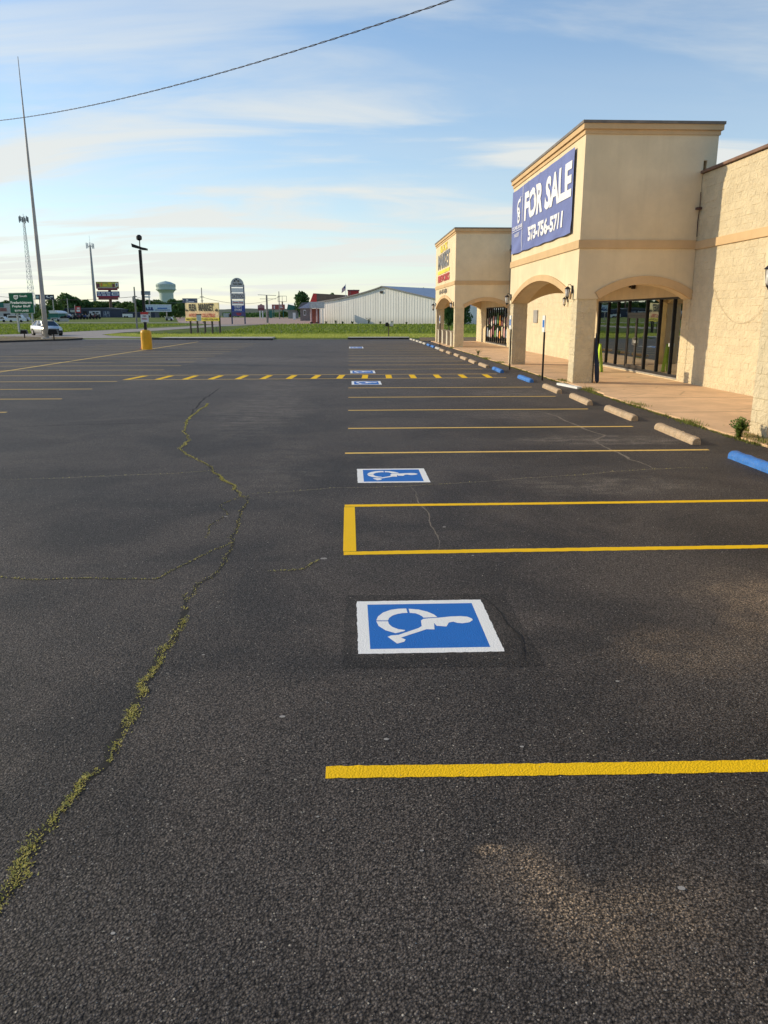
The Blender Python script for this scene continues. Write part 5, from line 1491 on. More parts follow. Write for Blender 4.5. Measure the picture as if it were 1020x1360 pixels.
pB = upole(267.4, 382, 425, 210, 'thin pole standing behind the flea market sign', ((2.2, 0.5), (3.2, 0.35)), 0.13, simple('grey_wood', (0.27, 0.25, 0.22)))
pC = upole(354.0, 392, 424, 215, 'stout pole with two long crossarms at the gravel yard', (), 0.26, simple('grey_wood', (0.27, 0.25, 0.22)))
build('crossarm', MB().cyl((pC.x - 2.3, 215, pC.z + 0.1), (pC.x + 2.5, 215, pC.z - 0.1), 0.07, n=6), M_GREY, bpy.data.objects['utility_pole.003'])
build('crossarm', MB().cyl((pC.x - 1.8, 215, pC.z - 0.95), (pC.x + 2.5, 215, pC.z - 0.95), 0.06, n=6), M_GREY, bpy.data.objects['utility_pole.003'])
pD = upole(370.3, 387, 420, 290, 'thin pole between the crossarm pole and the round tree', ((1.8, 0.5),), 0.16, simple('grey_wood', (0.27, 0.25, 0.22)))
pE = upole(89.0, 396, 416, 320, 'short pole rising beside the dark blue building on the left', (), 0.2, M_GREY)
def wire(a, b, sag, label, r=0.02):
    pts = []
    for i in range(17):
        q = i / 16; p = a.lerp(b, q); p.z -= sag * 4 * q * (1 - q); pts.append(p)
    solid('overhead_wire', MB().tube(pts, r, 4), M_BLACK, label, 'wire', a, 'thin wires between the far poles')
for k, dz in enumerate((1.36,)):
    wire(pA + Vector((0, 0, -dz)), pB + Vector((0, 0, -2.3)), 1.2, 'thin wire from the grey pole to the pole behind the flea market sign', 0.03)
wire(pB + Vector((0, 0, -2.3)), pD + Vector((0, 0, -1.9)), 2.0, 'thin wire running on from the pole behind the flea market sign', 0.04)
pZ = at(-120, 372, 150)
wire(pZ, pA + Vector((0, 0, -1.4)), 1.6, 'thin wire crossing the left sky behind the tall flagpole', 0.03)
solid('utility_pole', MB().cyl((pZ.x, 150, gz(pZ.x, 150) - .2), (pZ.x, 150, pZ.z + 0.4), 0.15, 0.1, 8), M_WOOD, 'wooden pole off to the left that carries the far wire', 'utility pole', (pZ.x, 150, gz(pZ.x, 150)), 'utility poles')

# water tower
Y = 700.0
c = at(221.5, 400, Y); zt = at(221, 373.2, Y).z; s = Y / 1070
t = thing('water_tower', 'pale green water tower with a wide ribbed tank above the trees', 'water tower', (c.x, Y, 1.15))
mt = simple('pale_green_paint', (0.46, 0.56, 0.50), 0.5, 0, 0.05, 0.1)
Z = lambda py: at(221, py, Y).z - 1.15
build('column', MB().lathe((c.x, Y, 1.15), [(6.2, 0), (5.9, Z(398)), (5.9, Z(389.5)), (6.6, Z(387.5))], 36), mt, t)
build('tank', MB().lathe((c.x, Y, 1.15), [(6.6, Z(387.5)), (8.1, Z(385.2)), (8.3, Z(384.6)), (8.0, Z(384.2)), (8.05, Z(378.4)), (8.0, Z(377.4))], 36), mt, t)
build('roof', MB().lathe((c.x, Y, 1.15), [(8.0, Z(377.4)), (4.2, Z(374.6)), (0.9, Z(373.4)), (0.3, Z(373.1))], 36), mt, t)
for k in range(36):
    q = 2 * math.pi * (k + 0.5) / 36
    if math.sin(q) > 0.2: continue
    build('rib', MB().cyl((c.x + 8.07 * math.cos(q), Y + 8.07 * math.sin(q), 1.15 + Z(381.4)), (c.x + 8.07 * math.cos(q), Y + 8.07 * math.sin(q), 1.15 + Z(378.2)), 0.10, n=4), simple('tower_dark_green', (0.30, 0.38, 0.36), 0.6), t)  # ribs in a darker green than the tank
build('balcony', MB().lathe((c.x, Y, 1.15), [(8.6, Z(385.0)), (8.7, Z(384.9)), (8.7, Z(384.5)), (8.1, Z(384.45))], 36), simple('tower_dark_green', (0.30, 0.38, 0.36)), t)

# cell towers
def antennas(par, c, r, n, h, mat):
    m = MB()
    for k in range(3):
        q0 = 2 * math.pi * k / 3; q1 = 2 * math.pi * (k + 1) / 3
        m.cyl((c.x + r * math.cos(q0), c.y + r * math.sin(q0), c.z), (c.x + r * math.cos(q1), c.y + r * math.sin(q1), c.z), 0.09, n=5)
    build('platform', m, mat, par)
    for k in range(n):
        q = 2 * math.pi * k / n; p = Vector((c.x + r * 0.95 * math.cos(q), c.y + r * 0.95 * math.sin(q), c.z - h * 0.4 + 0.3 * ((k * 7) % 3 - 1)))
        build('antenna', MB().box(p.x - 0.17, p.x + 0.17, p.y - 0.1, p.y + 0.1, p.z, p.z + h), mat, par)
Y = 400.0
ta = at(31.5, 293, Y); 
t = thing('lattice_tower', 'tall slim lattice cell tower with antennas at the far left', 'cell tower', (ta.x, Y, 1.1))
gal = simple('pale_galvanised', (0.55, 0.57, 0.58), 0.6, 0.2)
ztop = ta.z; m = MB(); legs = []
def lat(q, z):
    f = 1 - z / ztop; r = 0.5 + 1.55 * f; return Vector((ta.x + r * math.cos(q), Y + r * math.sin(q), z))
qs = [R(100), R(220), R(340)]
for q in qs:
    build('leg', MB().tube([lat(q, 1.0 + (ztop - 1) * i / 6) for i in range(7)], 0.075, 6), gal, t)
zz_ = 1.0
while zz_ < ztop - 1:
    dz = 1.7 + 1.3 * (1 - zz_ / ztop)
    for a, b in ((0, 1), (1, 2), (2, 0)):
        m.cyl(lat(qs[a], zz_), lat(qs[b], min(zz_ + dz, ztop)), 0.05, n=4, caps=False); m.cyl(lat(qs[b], zz_), lat(qs[a], min(zz_ + dz, ztop)), 0.05, n=4, caps=False)
        m.cyl(lat(qs[a], zz_), lat(qs[b], zz_), 0.045, n=4, caps=False)
    zz_ += dz
build('bracing', m, gal, t)
antennas(t, Vector((ta.x, Y, ztop + 0.3)), 2.1, 12, 2.4, simple('antenna_grey', (0.25, 0.26, 0.27), 0.6))
build('mast', MB().cyl((ta.x, Y, ztop - 1), (ta.x, Y, ztop + 3), 0.1, n=6), gal, t)
Y = 380.0
ta = at(119.6, 327, Y)
t = thing('monopole_tower', 'single steel pole cell tower with a small antenna platform', 'cell tower', (ta.x, Y, 1.1))
build('pole', MB().cyl((ta.x, Y, 0.9), (ta.x, Y, ta.z + 0.6), 0.85, 0.38, 12), M_GALV, t)
antennas(t, Vector((ta.x, Y, ta.z)), 1.7, 10, 2.0, gal)
build('lightning_rod', MB().cyl((ta.x, Y, ta.z), (ta.x, Y, ta.z + 4.6), 0.05, n=5), gal, t)

# ------------------------------------------------------------------ far buildings
def bld(name, label, cat, x0, y0, x1, y1, Y, depth, mat, group=None):
    a = at(x0, y0, Y); b = at(x1, y1, Y); z0 = gz((a.x + b.x) / 2, Y) - 0.1
    t = thing(name, label, cat, ((a.x + b.x) / 2, Y, z0), group)
    w = build('wall', MB().box(a.x, b.x, Y, Y + depth, z0, a.z), mat, t)
    return t, a, b, z0
# slate blue workshop
Y = 335
t, a, b, z0 = bld('workshop', 'long dark blue metal workshop with murals on its front', 'building', 81, 410.2, 161.5, 422, Y, 14, M_SLATE)
n = 0
for px in range(84, 160, 5):
    p = at(px, 410, Y); build('rib', MB().box(p.x - 0.06, p.x + 0.06, Y - 0.06, Y - 0.01, z0, p.z - 0.05), M_SLATE, t)
build('roof', MB().extrude([(a.x - 0.2, Y - 0.3, a.z), (b.x + 0.2, Y - 0.3, a.z - 0.3), (b.x + 0.2, Y - 0.3, a.z - 0.1), (a.x + 18, Y - 0.3, a.z + 0.55), (a.x - 0.2, Y - 0.3, a.z + 0.25)], (0, 14.6, 0)), simple('roof_slate', (0.10, 0.11, 0.13), 0.6), t, fix=True)
mu = quad_panel('mural', (118.2, 413), (134.0, 421.4), Y - 0.12, simple('mural_white', (0.50, 0.50, 0.50), 0.7, 0, 0.3, 0.5), 0.05, t)[0]
for (x0, y0, x1, y1) in ((119, 416, 121.5, 420.5), (122.8, 414.2, 126, 416.4), (124.5, 416.6, 128.6, 418.4), (127, 414.6, 131, 416.0), (129.6, 417.4, 132.8, 420.6), (122, 419, 126.4, 421)):
    quad_panel('motif', (x0, y0), (x1, y1), Y - 0.2, M_TXT, 0.04, mu)
mu2 = quad_panel('mural', (136.4, 412.6), (146.6, 421.6), Y - 0.12, simple('mural_slate', (0.09, 0.11, 0.16), 0.7), 0.05, t)[0]
for i, (x0, y0, x1, y1) in enumerate(((137.2, 414, 138, 420), (139.2, 413.4, 140.6, 419), (141.2, 416, 142.0, 421), (142.6, 413.6, 144, 417), (144.6, 414, 145.6, 420.6), (138, 417.6, 141, 418.4))):
    quad_panel('motif', (x0, y0), (x1, y1), Y - 0.2, simple('motif_pale', (0.40, 0.43, 0.48), 0.7), 0.04, mu2)
quad_panel('door', (110, 413.2), (115.6, 418), Y - 0.1, M_INT, 0.05, t)
quad_panel('wall_sign', (93, 411.4), (99, 414.6), Y - 0.15, simple('board_pale_green', (0.55, 0.58, 0.52), 0.6), 0.05, t)
t = thing('roadside_sign', 'red and white square sign on a post before the dark blue workshop', 'sign', (at(100.6, 422, 300).x, 300, gz(-100, 300)))
quad_panel('panel', (99.6, 406.8), (107.2, 415.6), 300, M_RED, 0.3, t)
for q in ((102, 408.6, 106, 410.0), (101.6, 411.2, 106.4, 414.0)): quad_panel('print', q[:2], q[2:], 299.9, M_WHITE, 0.05, t)
a = at(100.4, 422, 300); build('post', MB().cyl((a.x, 300.2, 0.6), (a.x, 300.2, at(100, 405, 300).z), 0.14, n=6), M_GREY, t)
# rows of parked motorcycles
def moto(x, Y, s, col, k, lab):
    z0 = gz(x, Y)
    t = thing('motorcycle', lab, 'motorcycle', (x, Y, z0), 'motorcycles parked before the blue workshop')
    for dx in (-0.7, 0.7):
        build('wheel', MB().cyl((x + dx * s, Y - 0.07, z0 + 0.32 * s), (x + dx * s, Y + 0.07, z0 + 0.32 * s), 0.32 * s, n=10), M_TYRE, t)
    m = MB().extrude([(x - 0.65 * s, Y - 0.15, z0 + 0.55 * s), (x - 0.1 * s, Y - 0.15, z0 + 0.30 * s), (x + 0.35 * s, Y - 0.15, z0 + 0.35 * s), (x + 0.6 * s, Y - 0.15, z0 + 0.9 * s), (x + 0.2 * s, Y - 0.15, z0 + 0.95 * s), (x - 0.2 * s, Y - 0.15, z0 + 0.75 * s), (x - 0.8 * s, Y - 0.15, z0 + 0.8 * s)], (0, 0.3, 0))
    build('frame', m, col, t, fix=True)
    build('handlebar', MB().tube([(x + 0.7 * s, Y, z0 + 0.35 * s), (x + 0.48 * s, Y, z0 + 1.1 * s), (x + 0.3 * s, Y + 0.25, z0 + 1.15 * s)], 0.05, 5), M_GREY, t)
for k in range(11):
    px = 92.5 + k * 2.75
    p = at(px, 423, 285)
    moto(p.x, 280 + k * 1.2, 1.5, [M_BLACK, M_NAVY, M_GREY, M_BLACK, M_PURP][k % 5], k,
         '%s %s motorcycle of the row parked before the blue workshop' % (['leftmost', 'second from left', 'third from left', 'fourth from left', 'fifth from left', 'middle', 'fifth from right', 'fourth from right', 'third from right', 'second from right', 'rightmost'][k], ['black', 'navy', 'grey', 'black', 'maroon'][k % 5]))
for k, px in enumerate((83.5, 88.0)):
    p = at(px, 423, 300)
    m = MB(); z0 = gz(p.x, 300); m.extrude([(p.x - 1.1, 300, z0 + 0.3), (p.x + 1.1, 300, z0 + 0.3), (p.x + 1.1, 300, z0 + 1.0), (p.x + 0.3, 300, z0 + 1.7), (p.x - 0.7, 300, z0 + 1.6), (p.x - 1.1, 300, z0 + 1.0)], (0, 3.8, 0)); 
    for dx in (-0.8, 0.8): m.cyl((p.x + dx - 0.1, 299.9, z0 + 0.3), (p.x + dx + 0.1, 299.9, z0 + 0.3), 0.3, n=8)
    solid('parked_car', m, (M_WHITE, simple('car_grey', (0.3, 0.3, 0.32), 0.3))[k], ('small white car before the left end of the blue workshop', 'small grey car before the left end of the blue workshop')[k], 'car', (p.x, 300, z0), fix=True)
# low white wall, trailer, long shed
def lowbox(name, label, cat, x0, y0, x1, y1, Y, d, mat):
    a = at(x0, y0, Y); b = at(x1, y1, Y); z0 = gz((a.x + b.x) / 2, Y) - 0.1
    m = MB().box(a.x, b.x, Y, Y + d, z0, a.z); m.box(a.x - 0.05, b.x + 0.05, Y - 0.05, Y + d + 0.05, a.z, a.z + 0.08)
    return solid(name, m, mat, label, cat, ((a.x + b.x) / 2, Y, z0))
lowbox('low_wall', 'low pale concrete wall at the left end of the blue workshop', 'wall', 78, 423.0, 91, 426.5, 250, 0.4, M_CONC)
t, a, b, z0 = bld('shed', 'long low dark blue shed beyond the highway behind the lamp pole', 'building', 161.8, 415.2, 206, 421.6, 338, 8, M_SLATE)
build('roof', MB().box(a.x - 0.1, b.x + 0.1, 337.8, 346.2, a.z, a.z + 0.25), simple('roof_slate', (0.10, 0.11, 0.13)), t)
for px in (188, 196): quad_panel('window', (px, 416.8), (px + 3, 418.8), 337.9, M_WHITE, 0.05, t)
t = thing('trailer', 'white box trailer parked before the low dark shed', 'trailer', (at(168, 420, 325).x, 325, gz(-100, 325)))
quad_panel('box', (162.4, 416.8), (174.4, 421.2), 325, M_WHITE, 2.4, t)
a = at(166, 421.4, 325)
for dx in (0, 0.9): build('wheel', MB().cyl((a.x + dx, 324.8, gz(a.x, 325) + 0.35), (a.x + dx, 325.05, gz(a.x, 325) + 0.35), 0.35, n=10), M_TYRE, t)
# white building with green sign, vans, dark fascia sign
t, a, b, z0 = bld('shop', 'white single storey shop with a green sign at the far left edge', 'building', -40, 403, 30, 424, 300, 12, simple('shop_white', (0.55, 0.53, 0.50), 0.7))
quad_panel('sign_board', (-30, 402), (5.0, 408.2), 299.8, M_TEAL, 0.1, t); quad_panel('red_stripe', (-30, 409), (9, 413.5), 299.88, simple('shop_red', (0.32, 0.14, 0.12), 0.7), 0.05, t)
quad_panel('window', (4.5, 416.4), (14, 421), 299.85, M_INT, 0.06, t); quad_panel('window', (20, 414), (27, 421), 299.85, M_INT, 0.06, t)
def van(px0, px1, Y, h, label, mat):
    a = at(px0, 421, Y); b = at(px1, 421, Y); z0 = gz(a.x, Y); L = b.x - a.x
    t = thing('parked_van', label, 'van', ((a.x + b.x) / 2, Y, z0))
    m = MB().extrude([(a.x, Y, z0 + 0.35), (b.x, Y, z0 + 0.35), (b.x, Y, z0 + h * 0.55), (b.x - L * 0.10, Y, z0 + h * 0.60), (b.x - L * 0.2, Y, z0 + h), (a.x + 0.05, Y, z0 + h)], (0, 1.9, 0))
    build('body', m, mat, t, fix=True)
    build('window', MB().box(a.x + L * 0.06, b.x - L * 0.36, Y - 0.03, Y - 0.005, z0 + h * 0.6, z0 + h * 0.9), M_CARG, t)
    build('window', MB().extrude([(b.x - L * 0.34, Y - 0.03, z0 + h * 0.6), (b.x - L * 0.14, Y - 0.03, z0 + h * 0.6), (b.x - L * 0.21, Y - 0.03, z0 + h * 0.9), (b.x - L * 0.34, Y - 0.03, z0 + h * 0.9)], (0, 0.025, 0)), M_CARG, t, fix=True)
    for q in (0.2, 0.82):
        build('wheel', MB().cyl((a.x + L * q, Y - 0.08, z0 + 0.35), (a.x + L * q, Y + 0.15, z0 + 0.35), 0.35, n=12), M_TYRE, t)
van(9.5, 31.5, 236, 2.1, 'long white van parked behind the green highway sign', M_WHITE)
van(-14, 8.5, 240, 1.6, 'low white pickup at the far left edge beside the white van', M_WHITE)
van(27, 38, 250, 1.3, 'low pale car just right of the white van', simple('car_pale', (0.5, 0.5, 0.5), 0.3))
van(67, 79, 250, 1.1, 'low white car right of the flagpole by the teal barn', M_WHITE)
t = hoarding('billboard', 'dark roadside board with white lettering behind the flagpole', (46.5, 391.2), (71.8, 397.8), 290, M_SLATE, (52, 69.5), 'billboards beyond the highway', [(47.6, 392.6, 51.5, 396.4, simple('print_mint', (0.45, 0.6, 0.55), 0.6)), (61, 392.8, 63.5, 394.4, M_WHITE), (62, 394.6, 66, 395.6, M_WHITE), (66.6, 393.2, 70.2, 394.8, M_WHITE), (66.4, 395.4, 67.6, 396.6, M_WHITE)])
# teal barn with rounded white roof
t, a, b, z0 = bld('barn', 'teal barn with a rounded pale roof right of the flagpole', 'building', 59, 416.2, 77.5, 424, 290, 9, M_TEAL)
pr = [(a.x - 0.3 + (b.x - a.x + 0.6) * (1 - math.cos(math.pi * k / 10)) / 2, 289.6, a.z + 1.0 * math.sin(math.pi * k / 10)) for k in range(11)]
build('roof', MB().extrude(pr, (0, 9.8, 0)), M_WHITE, t, fix=True)
# white metal building
ang = R(-40)
WB = thing('metal_building', 'large white corrugated metal building with a swept gable and blue-grey roof', 'building', (7.97, 190, 0.05), None, ang, True)
def gable(u):
    # half-outline height above ground by local u (ridge at 0)
    if u <= 0:
        q = -u / 22.2; return 8.45 - 3.55 * (q ** 0.85 if q < 1 else 1) + 0.35 * math.sin(math.pi * min(q, 1)) * -0.9
    return 8.45 - 0.20 * u
us = [-22.6 + 45.2 * i / 60 for i in range(61)]
m = MB()
for i in range(60):
    a_, b_ = us[i], us[i + 1]; off = 0.0
    m.face([(a_, off, 0), (b_, off, 0), (b_, off, gable(b_)), (a_, off, gable(a_))])
m.face([(22.6, 0, 0), (22.6, 45, 0), (22.6, 45, gable(22.6)), (22.6, 0, gable(22.6))])
m.face([(-22.6, 0, 0), (-22.6, 45, 0), (-22.6, 45, gable(-22.6)), (-22.6, 0, gable(-22.6))])
w_ = build('wall', m, M_WMET, WB)
rr_ = random.Random(2)
ribm = bpy.data.meshes.new('rib')
for i in range(60):
    a_ = us[i]
    if i % 1 == 0:
        hh = min(gable(a_), gable(a_ + 0.16)) - 0.1
        build('rib', MB().extrude([(a_, -0.035, 0), (a_ + 0.16, -0.035, 0), (a_ + 0.16, -0.035, hh), (a_, -0.035, hh)], (0, 0.025, 0)), M_WMET, w_)
m = MB()
for i in range(60):
    a_, b_ = us[i], us[i + 1]
    m.extrude([(a_, -0.35, gable(a_) + 0.02), (b_, -0.35, gable(b_) + 0.02), (b_, -0.35, gable(b_) + 0.20), (a_, -0.35, gable(a_) + 0.20)], (0, 45.5, 0))
build('roof', m, M_ROOFB, WB)
m = MB()
for i in range(60):
    a_, b_ = us[i], us[i + 1]
    m.extrude([(a_, -0.42, gable(a_) - 0.02), (b_, -0.42, gable(b_) - 0.02), (b_, -0.42, gable(b_) + 0.22), (a_, -0.42, gable(a_) + 0.22)], (0, 0.06, 0))
build('barge_board', m, simple('fascia_grey', (0.25, 0.24, 0.24), 0.6), WB)
build('vent', MB().box(-0.7, 0.2, -0.16, -0.08, 7.0, 7.5), M_IRON, WB)
for k in range(4): build('roof_vent', MB().cyl((8 + k * 0.01, 12 + k * 9, gable(8)), (8 + k * 0.01, 12 + k * 9, gable(8) + 0.9), 0.15, n=8), M_GREY, WB)
# porch of the white building
P0 = 198.0
PR = thing('porch', 'porch with lavender roof and pink columns at the left end of the metal building', 'porch', (at(410, 430, P0).x, P0, 0.05))
a = at(397, 409.5, P0); b = at(428, 401, P0)
m = MB(); m.extrude([(at(411.5, 401, P0).x, P0 - 1.6, b.z), (at(431, 401, P0).x, P0 - 1.6, b.z), (at(431, 408, P0).x, P0 - 1.6, at(400, 409.5, P0).z), (a.x, P0 - 1.6, a.z)], (0, 2.0, 0))
build('roof', m, simple('porch_white', (0.56, 0.55, 0.54), 0.6), PR, fix=True)
build('roof_slope', MB().face([(a.x, P0 - 1.7, a.z - 0.02), (at(411.5, 401, P0).x, P0 - 1.7, b.z), (at(411.5, 408.2, P0).x, P0 - 1.7, at(400, 409.4, P0).z)]), simple('lavender_metal', (0.40, 0.42, 0.55), 0.5), PR)
for px in (413.0, 420.6):
    p = at(px, 410, P0 - 1.2)
    cl = build('column', MB().cyl((p.x, P0 - 1.2, 0.4), (p.x, P0 - 1.2, at(0, 409.5, P0).z), 0.20, n=10), simple('pink_white', (0.62, 0.42, 0.40), 0.7), PR)
    build('plinth', MB().cyl((p.x, P0 - 1.2, 0.0), (p.x, P0 - 1.2, 0.42), 0.34, n=10), M_TXT, cl)
p0 = at(412, 410, P0 + 0.5); p1 = at(424, 410, P0 + 0.5)
build('back_wall', MB().box(p0.x, p1.x, P0 + 0.5, P0 + 0.7, 0, p0.z), simple('red_brick_far', (0.30, 0.11, 0.09), 0.9), PR)
for px in (424.6, 428.6):
    p = at(px, 410, P0 - 1.0); build('post', MB().box(p.x - 0.12, p.x + 0.12, P0 - 1.1, P0 - 0.9, 0, p.z), M_WHITE, PR)
# building with mansard roof behind
Y = 222
t, a, b, z0 = bld('mansard_building', 'brown mansard roofed building with red gable ends behind the white one', 'building', 413, 402.5, 470, 424, Y, 12, simple('red_brick_far', (0.30, 0.11, 0.09)))
a1 = at(416, 389.5, Y); a2 = at(411.5, 401.8, Y); a3 = at(461, 392.0, Y); a4 = at(470, 400, Y)
build('roof', MB().extrude([(a1.x, Y, a1.z), (a3.x, Y, a3.z), (a4.x, Y, a2.z), (a1.x + 0.1, Y, a2.z)], (0, 12, 0)), simple('brown_shingle', (0.17, 0.135, 0.11), 0.9, 0, 0.2, 1.0), t, fix=True)
build('gable_end', MB().extrude([(a1.x, Y - 0.1, a1.z), (a1.x + 0.9, Y - 0.1, a1.z - 0.1), (a1.x + 0.9, Y - 0.1, a2.z), (a2.x, Y - 0.1, a2.z)], (0, 0.09, 0)), M_RED, t, fix=True)
for k in range(1, 5):
    zz1 = a2.z + (a1.z - a2.z) * k / 5
    build('shingle_course', MB().box(a1.x + 0.9, a3.x - 0.2, Y - 0.09, Y - 0.01, zz1 - 0.03, zz1), simple('brown_shingle_edge', (0.10, 0.08, 0.065), 0.9), t)
t, a, b, z0 = bld('red_building', 'tall red false-fronted building peeking over the metal roof', 'building', 462, 386.6, 477, 424, 236, 8, M_RED)
quad_panel('parapet', (461.4, 384.8), (477.4, 386.6), 235.8, M_PURP, 0.4, t); quad_panel('parapet', (463.6, 387.2), (466.2, 395), 235.8, simple('red_pale', (0.40, 0.12, 0.10), 0.7), 0.1, t)
quad_panel('wing', (477.4, 390), (488, 400), 236, simple('red_pale', (0.40, 0.12, 0.10)), 6, t)
t, a, b, z0 = bld('brick_house', 'small grey brick house with a slate roof left of the porch', 'house', 398.5, 409.6, 413, 421.5, 260, 10, simple('grey_brick', (0.24, 0.21, 0.19), 0.9))
build('roof', MB().extrude([(a.x - 0.8, 259.6, a.z), (b.x + 1.2, 259.6, a.z), (b.x - 0.5, 259.6, a.z + 1.9), (a.x + 0.6, 259.6, a.z + 1.8)], (0, 10.8, 0)), simple('slate_roof', (0.15, 0.16, 0.18), 0.8), t, fix=True)
wn = quad_panel('window', (403, 411.5), (406.6, 419), 259.9, M_WHITE, 0.06, t)[0]
quad_panel('pane', (403.6, 412.4), (406.0, 418), 259.82, M_CARG, 0.05, wn)
# flag
Y = 205
p = at(458.5, 397, Y); q = at(459.0, 377.2, Y)
t = thing('flag', 'striped flag flying on a slim pole above the metal building roof', 'flag', (q.x, Y, gz(q.x, Y)))
build('pole', MB().cyl((q.x, Y, gz(q.x, Y)), (q.x, Y, q.z), 0.06, n=6), M_WHITE, t)
m = [MB(), MB(), MB()]
for i in range(13):
    for j in range(6):
        f0 = i / 13; f1 = (i + 1) / 13
        def fp(u_, v_): return (q.x - 0.95 * u_ - 0.1 * v_, Y + 0.15 * math.sin(u_ * 5), q.z - 0.15 - 0.95 * u_ - 1.35 * v_ * (1 - 0.15 * u_))
        k = 2 if (f0 < 0.5 and j < 3) else (i % 2)
        m[k].face([fp(j / 6, f0), fp((j + 1) / 6, f0), fp((j + 1) / 6, f1), fp(j / 6, f1)])
build('red_stripes', m[0], M_RED, t); build('white_stripes', m[1], M_WHITE, t); build('canton', m[2], M_NAVY, t)
# green kiosk
t, a, b, z0 = bld('kiosk', 'small green roofed kiosk beside the round tree', 'building', 382.4, 411.5, 395, 419.6, 300, 6, simple('kiosk_grey', (0.28, 0.30, 0.28), 0.8))
build('roof', MB().extrude([(a.x - 0.4, 299.6, a.z), (b.x + 0.4, 299.6, a.z), (b.x, 299.6, a.z + 1.3), (a.x + 0.1, 299.6, a.z + 2.0)], (0, 6.8, 0)), M_TEAL, t, fix=True)
lowbox('storage_tank', 'small white tank by the green kiosk', 'tank', 388.8, 415.6, 392.4, 419.6, 280, 1.0, M_WHITE)
for (px0, px1, lab) in ((352.8, 356.4, 'green portable shed left of the red sign posts'), (357.4, 361.4, 'green portable shed right beside the first one')):
    lowbox('portable_shed', lab, 'shed', px0, 412.4, px1, 419.6, 310, 2.0, M_TEAL)
# far-off low sheds under the tattoo sign and gravel edge
lowbox('far_shed', 'low white far shed seen between the two roadside signs', 'building', 296.5, 416.0, 303.0, 420.4, 420, 6, simple('shop_white', (0.55, 0.53, 0.50)))
lowbox('far_shed', 'low red far shed just right of the white one between the signs', 'building', 303.4, 417.0, 307.5, 420.4, 425, 6, M_RED)
# small vehicles by the trees
van(219.5, 229, 262, 1.2, 'small white car on the far grass under the billboard', M_WHITE)

# ------------------------------------------------------------------ trees
def crown_mesh(seed, mat, squash=1.0, n=2400, lobes=9, leaf=0.055):
    r_ = random.Random(seed); mb = MB(); L = []
    for k in range(lobes):
        a = r_.uniform(0, 6.28); rr = r_.uniform(0.0, 0.34); z = r_.uniform(0.30, 0.80)
        L.append((Vector((rr * math.cos(a), rr * math.sin(a), z)), r_.uniform(0.14, 0.25)))
    L.append((Vector((0, 0, 0.5)), 0.30)); L.append((Vector((0.05, 0, 0.80)), 0.17))
    for i in range(n):
        c, rad = L[r_.randrange(len(L))]
        d = Vector((r_.gauss(0, 1), r_.gauss(0, 1), r_.gauss(0, 1))).normalized()
        p = c + Vector((d.x, d.y, d.z * 0.85)) * rad * (r_.random() ** 0.28) * r_.uniform(0.85, 1.1)
        nn = (d + Vector((r_.gauss(0, .6), r_.gauss(0, .6), r_.gauss(0, .6)))).normalized()
        u_ = nn.orthogonal().normalized(); w_2 = nn.cross(u_); s_ = leaf * r_.uniform(0.5, 1.2)
        a = r_.uniform(0, 6.28); u2 = u_ * math.cos(a) + w_2 * math.sin(a); w3 = nn.cross(u2)
        mb.face([p - u2 * s_, p + w3 * s_ * 0.7, p + u2 * s_, p - w3 * s_ * 0.6])
    me = bpy.data.meshes.new('crown'); me.from_pydata([tuple(v) for v in mb.v], [], mb.f); me.materials.append(mat); me.update()
    return me
def trunk_mesh(seed):
    r_ = random.Random(seed); mb = MB()
    mb.tube([(0, 0, -0.02), (0.01, 0, 0.2), (0.0, 0.01, 0.5), (0.02, 0, 0.75)], [0.035, 0.026, 0.018, 0.006], 7)
    for k in range(6):
        a = k * 1.05 + r_.random(); z = r_.uniform(0.22, 0.5)
        mb.tube([(0, 0, z), (0.14 * math.cos(a), 0.14 * math.sin(a), z + 0.13), (0.27 * math.cos(a), 0.27 * math.sin(a), z + 0.27)], [0.014, 0.009, 0.003], 5)
    me = bpy.data.meshes.new('trunk'); me.from_pydata([tuple(v) for v in mb.v], [], mb.f); me.materials.append(M_TRUNK); me.update()
    return me
CR = [[crown_mesh(100 + i * 3 + k, M_LEAF[k]) for i in range(2)] for k in range(3)]
TK = [trunk_mesh(i) for i in range(2)]
tree_n = [0]
def tree(px, top, base, Y, wpx, kind, label, group='trees beyond the highway'):
    p = at(px, top, Y); z0 = gz(p.x, Y) - 0.1; h = p.z - z0; w = wpx * Y / 1070
    t = thing('tree', label, 'tree', (p.x, Y, z0), group); i = tree_n[0]; tree_n[0] += 1
    sx = w / 0.98
    rot = Matrix.Rotation(i * 1.3, 4, 'Z')
    kid('crown', CR[kind][i % 2], t, Matrix.Diagonal((sx, sx, h / 0.97, 1)) @ rot)
    kid('trunk', TK[i % 2], t, Matrix.Diagonal((min(sx, h), min(sx, h), h, 1)) @ rot)
    return t
